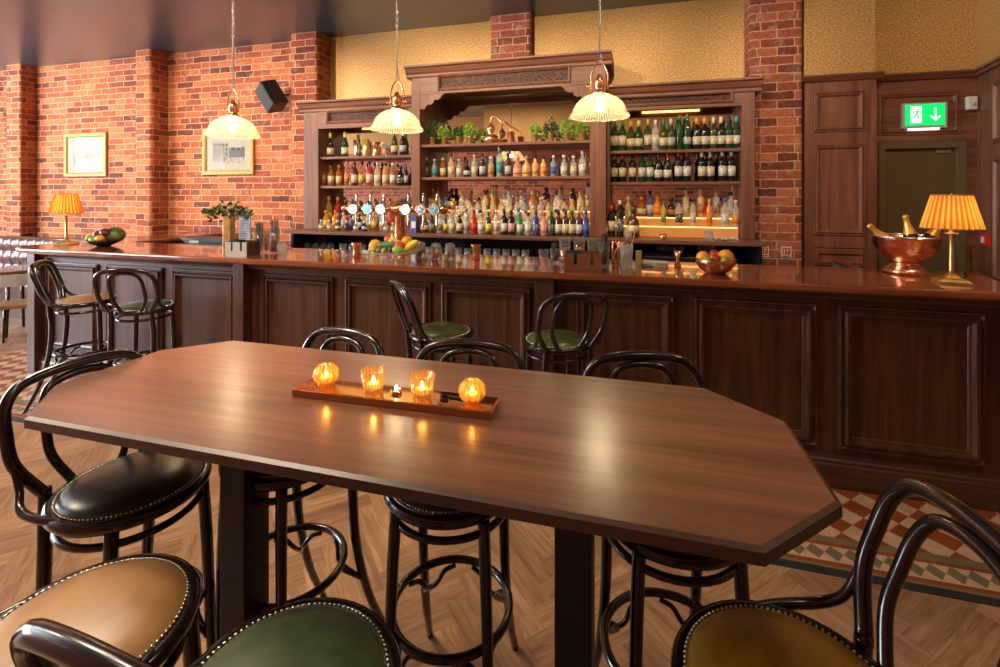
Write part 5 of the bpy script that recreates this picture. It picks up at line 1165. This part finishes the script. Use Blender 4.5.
# detector on the splayed wall, red call point, action notices
Xw = Matrix.Translation((2.85, YB, 0)) @ Matrix.Rotation(R(-90-11.3), 4, 'Z')
def on_right(name, label, cat, s, z, w, h, mat, d=.035, child=None):
    p = Xw @ Vector((s, 0, z)); t = thing(name, label, cat, p, R(-90-11.3))
    mb = MB(); mb.box(-w/2, w/2, -d, -.001, -h/2, h/2, .006); mb.obj('housing', mat, t)
    if child: mb = MB(); mb.box(-w*.3, w*.3, -d-.002, -d+.0005, -h*.28, h*.28); mb.obj(child[0], child[1], t)
    return t
# seen on the jamb side of the recess
t = thing('motion_sensor', 'small white sensor box mounted high beside the exit sign', 'sensor', (2.80, YB-.001, 2.43)); mb = MB(); mb.box(-.042, .030, -.045, 0, -.058, .058, .010); mb.obj('housing', 'white', t)
mb = MB(); mb.lathe([(0, 0), (.018, 0), (.016, .012), (0, .016)], 16); o = mb.obj('sensor_lens', LB['silver'], t, (-.005, -.045, -.01)); o.rotation_euler = (R(90), 0, 0)
on_right('fire_call_point', 'small red fire alarm call point right of the copper cooler', 'call point', .22, 1.27, .10, .09, M['red'], .04, ('glass_window', LB['white']))
for i, (x, lab) in enumerate(((1.15, 'red and white fire notice on the brick pilaster, nearer the fridge'), (1.335, 'red and white fire notice on the brick pilaster, nearer the panelling'))):
    t = thing('fire_notice', lab, 'notice', (x, 4.929, 1.115), 0, 'fire notices on the brick pilaster')
    mb = MB(); mb.box(-.042, .042, -.003, 0, -.05, .05); mb.obj('backing', LB['white'], t)
    mb = MB(); mb.box(-.032, .032, -.0045, -.003, -.022, .036); mb.obj('red_field', 'red', t)
    mb = MB(); mb.box(-.022, -.012, -.006, -.0045, -.014, .028); mb.box(.0, .022, -.006, -.0045, .012, .026); mb.box(.004, .010, -.006, -.0045, -.014, .008); mb.obj('pictogram', LB['white'], t)
    mb = MB(); mb.box(-.032, .032, -.0045, -.003, -.040, -.034); mb.box(-.032, .012, -.0045, -.003, -.046, -.043); mb.obj('notice_text', LB['black'], t)
# sloping hatch behind the bar, in front of the panelling
t = thing('bar_flap', 'sloping mahogany-edged flap behind the bar before the panelled wall', 'flap', (0, 0, 0))
mb = MB(); mb.prism([(1.60, 0), (1.60, 1.09), (1.90, .95), (1.90, 0)], 4.60, 4.63, axis='Y'); mb.obj('flap_panel', simple('grey_violet_panel', (.16, .11, .11), .5), t)
mb = MB(); mb.X = Matrix.Translation((1.75, 4.60, 1.022)) @ Matrix.Rotation(R(25), 4, 'Y'); mb.box(-.17, .17, -.03, .04, 0, .03, .004); mb.obj('capping', 'bar_top', t)

# till on the lower work counter behind the bar
mb = MB(); mb.box(-4.95, -3.72, 3.80, 4.30, .86, .90, .004); mb.box(-4.9, -3.8, 3.84, 4.28, 0, .86)
tag(mb.obj('work_counter', 'navy_unit'), 'dark low work counter behind the left bar', 'counter')
t = thing('cash_register', 'black till printer on the work counter behind the left bar', 'till', (-4.25, 4.03, .901))
mb = MB(); mb.prism([(-.33, .285), (.33, .285), (.24, .19), (-.20, .19)], -.12, .12, axis='Y'); mb.box(-.1, .1, -.08, .08, 0, .19); mb.obj('body', 'black_plastic', t)
mb = MB(); mb.box(-.20, -.08, -.123, -.12, .235, .262); mb.obj('display', LB['silver'], t)

# ================================================================== LEFT SEATING
def banquette():
    t = thing('banquette', 'long button-tufted brown leather banquette along the left brick wall', 'banquette', (0, 0, 0))
    lm = noisy('oxblood_leather', (.07, .028, .022), (.11, .045, .035), 5, .32, coat=.3, coatr=.2)
    x0, x1 = -9.15, -5.72; yb, yf = 4.84, 4.72
    nx, nz = 120, 28; vs = []
    for j in range(nz+1):
        z = lerp(.45, 1.0, j/nz)
        for i in range(nx+1):
            x = lerp(x0, x1, i/nx); u = abs(math.sin(PI*(x-x0)/.17)); v = abs(math.sin(PI*(z-.45)/.185))
            edge = 1 if 0 < j < nz else 0
            vs.append((x, yf-(.045*(u**.5)*(v**.6))*edge-.0, z))
    mb = MB(); mb.add(vs, [(j*(nx+1)+i, j*(nx+1)+i+1, (j+1)*(nx+1)+i+1, (j+1)*(nx+1)+i) for j in range(nz) for i in range(nx)], True)
    mb.box(x0, x1, yf+.001, yb, .40, 1.0); mb.tube([(x0, yf+.03, 1.0), (x1, yf+.03, 1.0)], .03, 10); mb.obj('backrest', lm, t)
    mb = MB(); mb.box(x0, x1, 4.30, 4.72, .34, .47, .03); mb.obj('seat', lm, t)
    mb = MB(); mb.box(x0, x1, 4.34, 4.83, 0, .34); mb.obj('plinth', 'bar_wood_h', t)
banquette()
def side_table(x, y, label, r=.36):
    t = thing('side_table', label, 'table', (x, y, 0), 0, 'small wooden tables by the banquette')
    mb = MB(); mb.lathe([(0, .725), (r-.01, .725), (r, .73), (r, .752), (r-.006, .758), (0, .758)], 40, smooth=False); mb.obj('table_top', wood('side_table_wood', (.12, .045, .02), (.24, .10, .05), 'X', .25, coat=.4), t)
    for a in (45, 135, 225, 315): mb = MB(); mb.tube([(r*.6*math.cos(R(a)), r*.6*math.sin(R(a)), .724), (r*.8*math.cos(R(a)), r*.8*math.sin(R(a)), 0)], [.022, .014], 10); mb.obj('leg', 'bentwood', t)
side_table(-8.45, 4.0, 'small round wooden table furthest left by the banquette', .40)
side_table(-7.10, 3.92, 'small round wooden table just left of the bar end', .33)
def side_chair(x, y, rz, label):
    t = thing('dining_chair', label, 'chair', (x, y, 0), rz, 'low chairs left of the bar')
    mb = MB(); mb.box(-.21, .21, -.20, .20, .43, .47, .015); mb.obj('seat', 'leather_tan', t)
    for sx in (-1, 1):
        mb = MB(); mb.tube([(sx*.18, .17, .43), (sx*.20, .20, 0)], [.018, .011], 10); mb.obj('leg', 'bentwood', t)
        mb = MB(); mb.tube([(sx*.19, -.22, .72), (sx*.18, -.18, .45), (sx*.20, -.23, 0)], [.016, .019, .011], 10, sub=3); mb.obj('leg', 'bentwood', t)
    mb = MB(); q = [(-.21, -.20), (-.12, -.245), (0, -.258), (.12, -.245), (.21, -.20)]
    mb.prism([(x_, y_) for x_, y_ in q]+[(x_, y_-.022) for x_, y_ in q[::-1]], .68, .80); mb.obj('backrest', simple('pale_grey_backrest', (.42, .44, .46), .3), t)
side_chair(-6.42, 3.62, R(50), 'low chair with pale curved backrest beside the bar end')
side_chair(-7.75, 3.45, R(-10), 'low chair with tan seat cut by the left picture edge')

# ================================================================== LIGHTS
def area(name, loc, rot, sx, sy, power, col, spread=None):
    l = bpy.data.lights.new(name, 'AREA'); l.shape = 'RECTANGLE'; l.size = sx; l.size_y = sy; l.energy = power; l.color = col
    if spread: l.spread = spread
    o = bpy.data.objects.new(name, l); COL.objects.link(o); o.location = loc; o.rotation_euler = rot; return o
for a, b in WINS:
    area('window_and_fill_daylight', ((a+b)/2, YF-.03, (WZ[0]+WZ[1])/2), (R(90), 0, 0), b-a-.15, WZ[1]-WZ[0]-.2, 170, (.90, .95, 1.))
for a, b in WINL:
    area('window_and_fill_daylight', (XL+.03, (a+b)/2, (WZ[0]+WZ[1])/2), (R(90), 0, R(-90)), b-a-.15, WZ[1]-WZ[0]-.2, 260, (.90, .95, 1.))
area('window_and_fill_daylight', (XL+.2, 1.9, 2.0), (R(125), 0, R(-90)), 1.6, 1.6, 150, (.84, .92, 1.))  # added lamp, tilted upwards to lighten the left of the ceiling
def spot(x, y, tx, ty, tz, power, col=(1., .72, .42), ang=75, blend=.8, r=.05):
    l = bpy.data.lights.new('ceiling_spot', 'SPOT'); l.energy = power; l.color = col; l.spot_size = R(ang); l.spot_blend = blend; l.shadow_soft_size = r
    o = bpy.data.objects.new('ceiling_spot', l); COL.objects.link(o); o.location = (x, y, CZ-.06)
    d = Vector((tx, ty, tz))-Vector((x, y, CZ-.06)); o.rotation_euler = d.to_track_quat('-Z', 'Y').to_euler()
for x, tx in ((-9.6, -8.3), (-7.6, -6.9), (-6.0, -5.2), (-4.6, -4.2)): spot(x, 2.6, tx, 5.1, 2.1, 230, (1., .76, .50))
for x, tx, pw in ((-2.9, -2.3, 200), (-1.4, -1.0, 190), (.0, .35, 120)): spot(x, 2.4, tx, 5.0, 2.2, pw, (1., .78, .5), 70)
spot(-2.9, 1.9, -1.35, 1.15, 1.08, 290, (1., .80, .62), 36, 1., .3)  # added fill: this spot and the next brighten the table's left half
spot(-2.2, .6, -1.15, 1.15, 1.08, 150, (1., .80, .62), 40, 1., .3)
spot(1.3, 2.2, 2.1, 5.0, 2.3, 110, (1., .78, .5))
for x, y, pw in ((-5.0, 1.2, 45), (-3.2, 1.5, 50), (-2.2, 1.3, 35), (-.6, .3, 8), (1.2, .6, 5), (1.6, 2.2, 12)):  # unseen disk lamps added under the ceiling as general fill
    l = bpy.data.lights.new('ceiling_downlight', 'AREA'); l.shape = 'DISK'; l.size = .35; l.energy = pw; l.color = (1., .80, .58)
    o = bpy.data.objects.new('ceiling_downlight', l); COL.objects.link(o); o.location = (x, y, CZ-.02)
w = bpy.data.worlds.new('world'); SC.world = w; w.use_nodes = True
w.node_tree.nodes['Background'].inputs[0].default_value = (.6, .7, .9, 1); w.node_tree.nodes['Background'].inputs[1].default_value = .3
SC.cycles.max_bounces = 8; SC.cycles.transparent_max_bounces = 16; SC.cycles.glossy_bounces = 4; SC.cycles.diffuse_bounces = 3
SC.cycles.sample_clamp_indirect = 6
SC.cycles.use_denoising = True
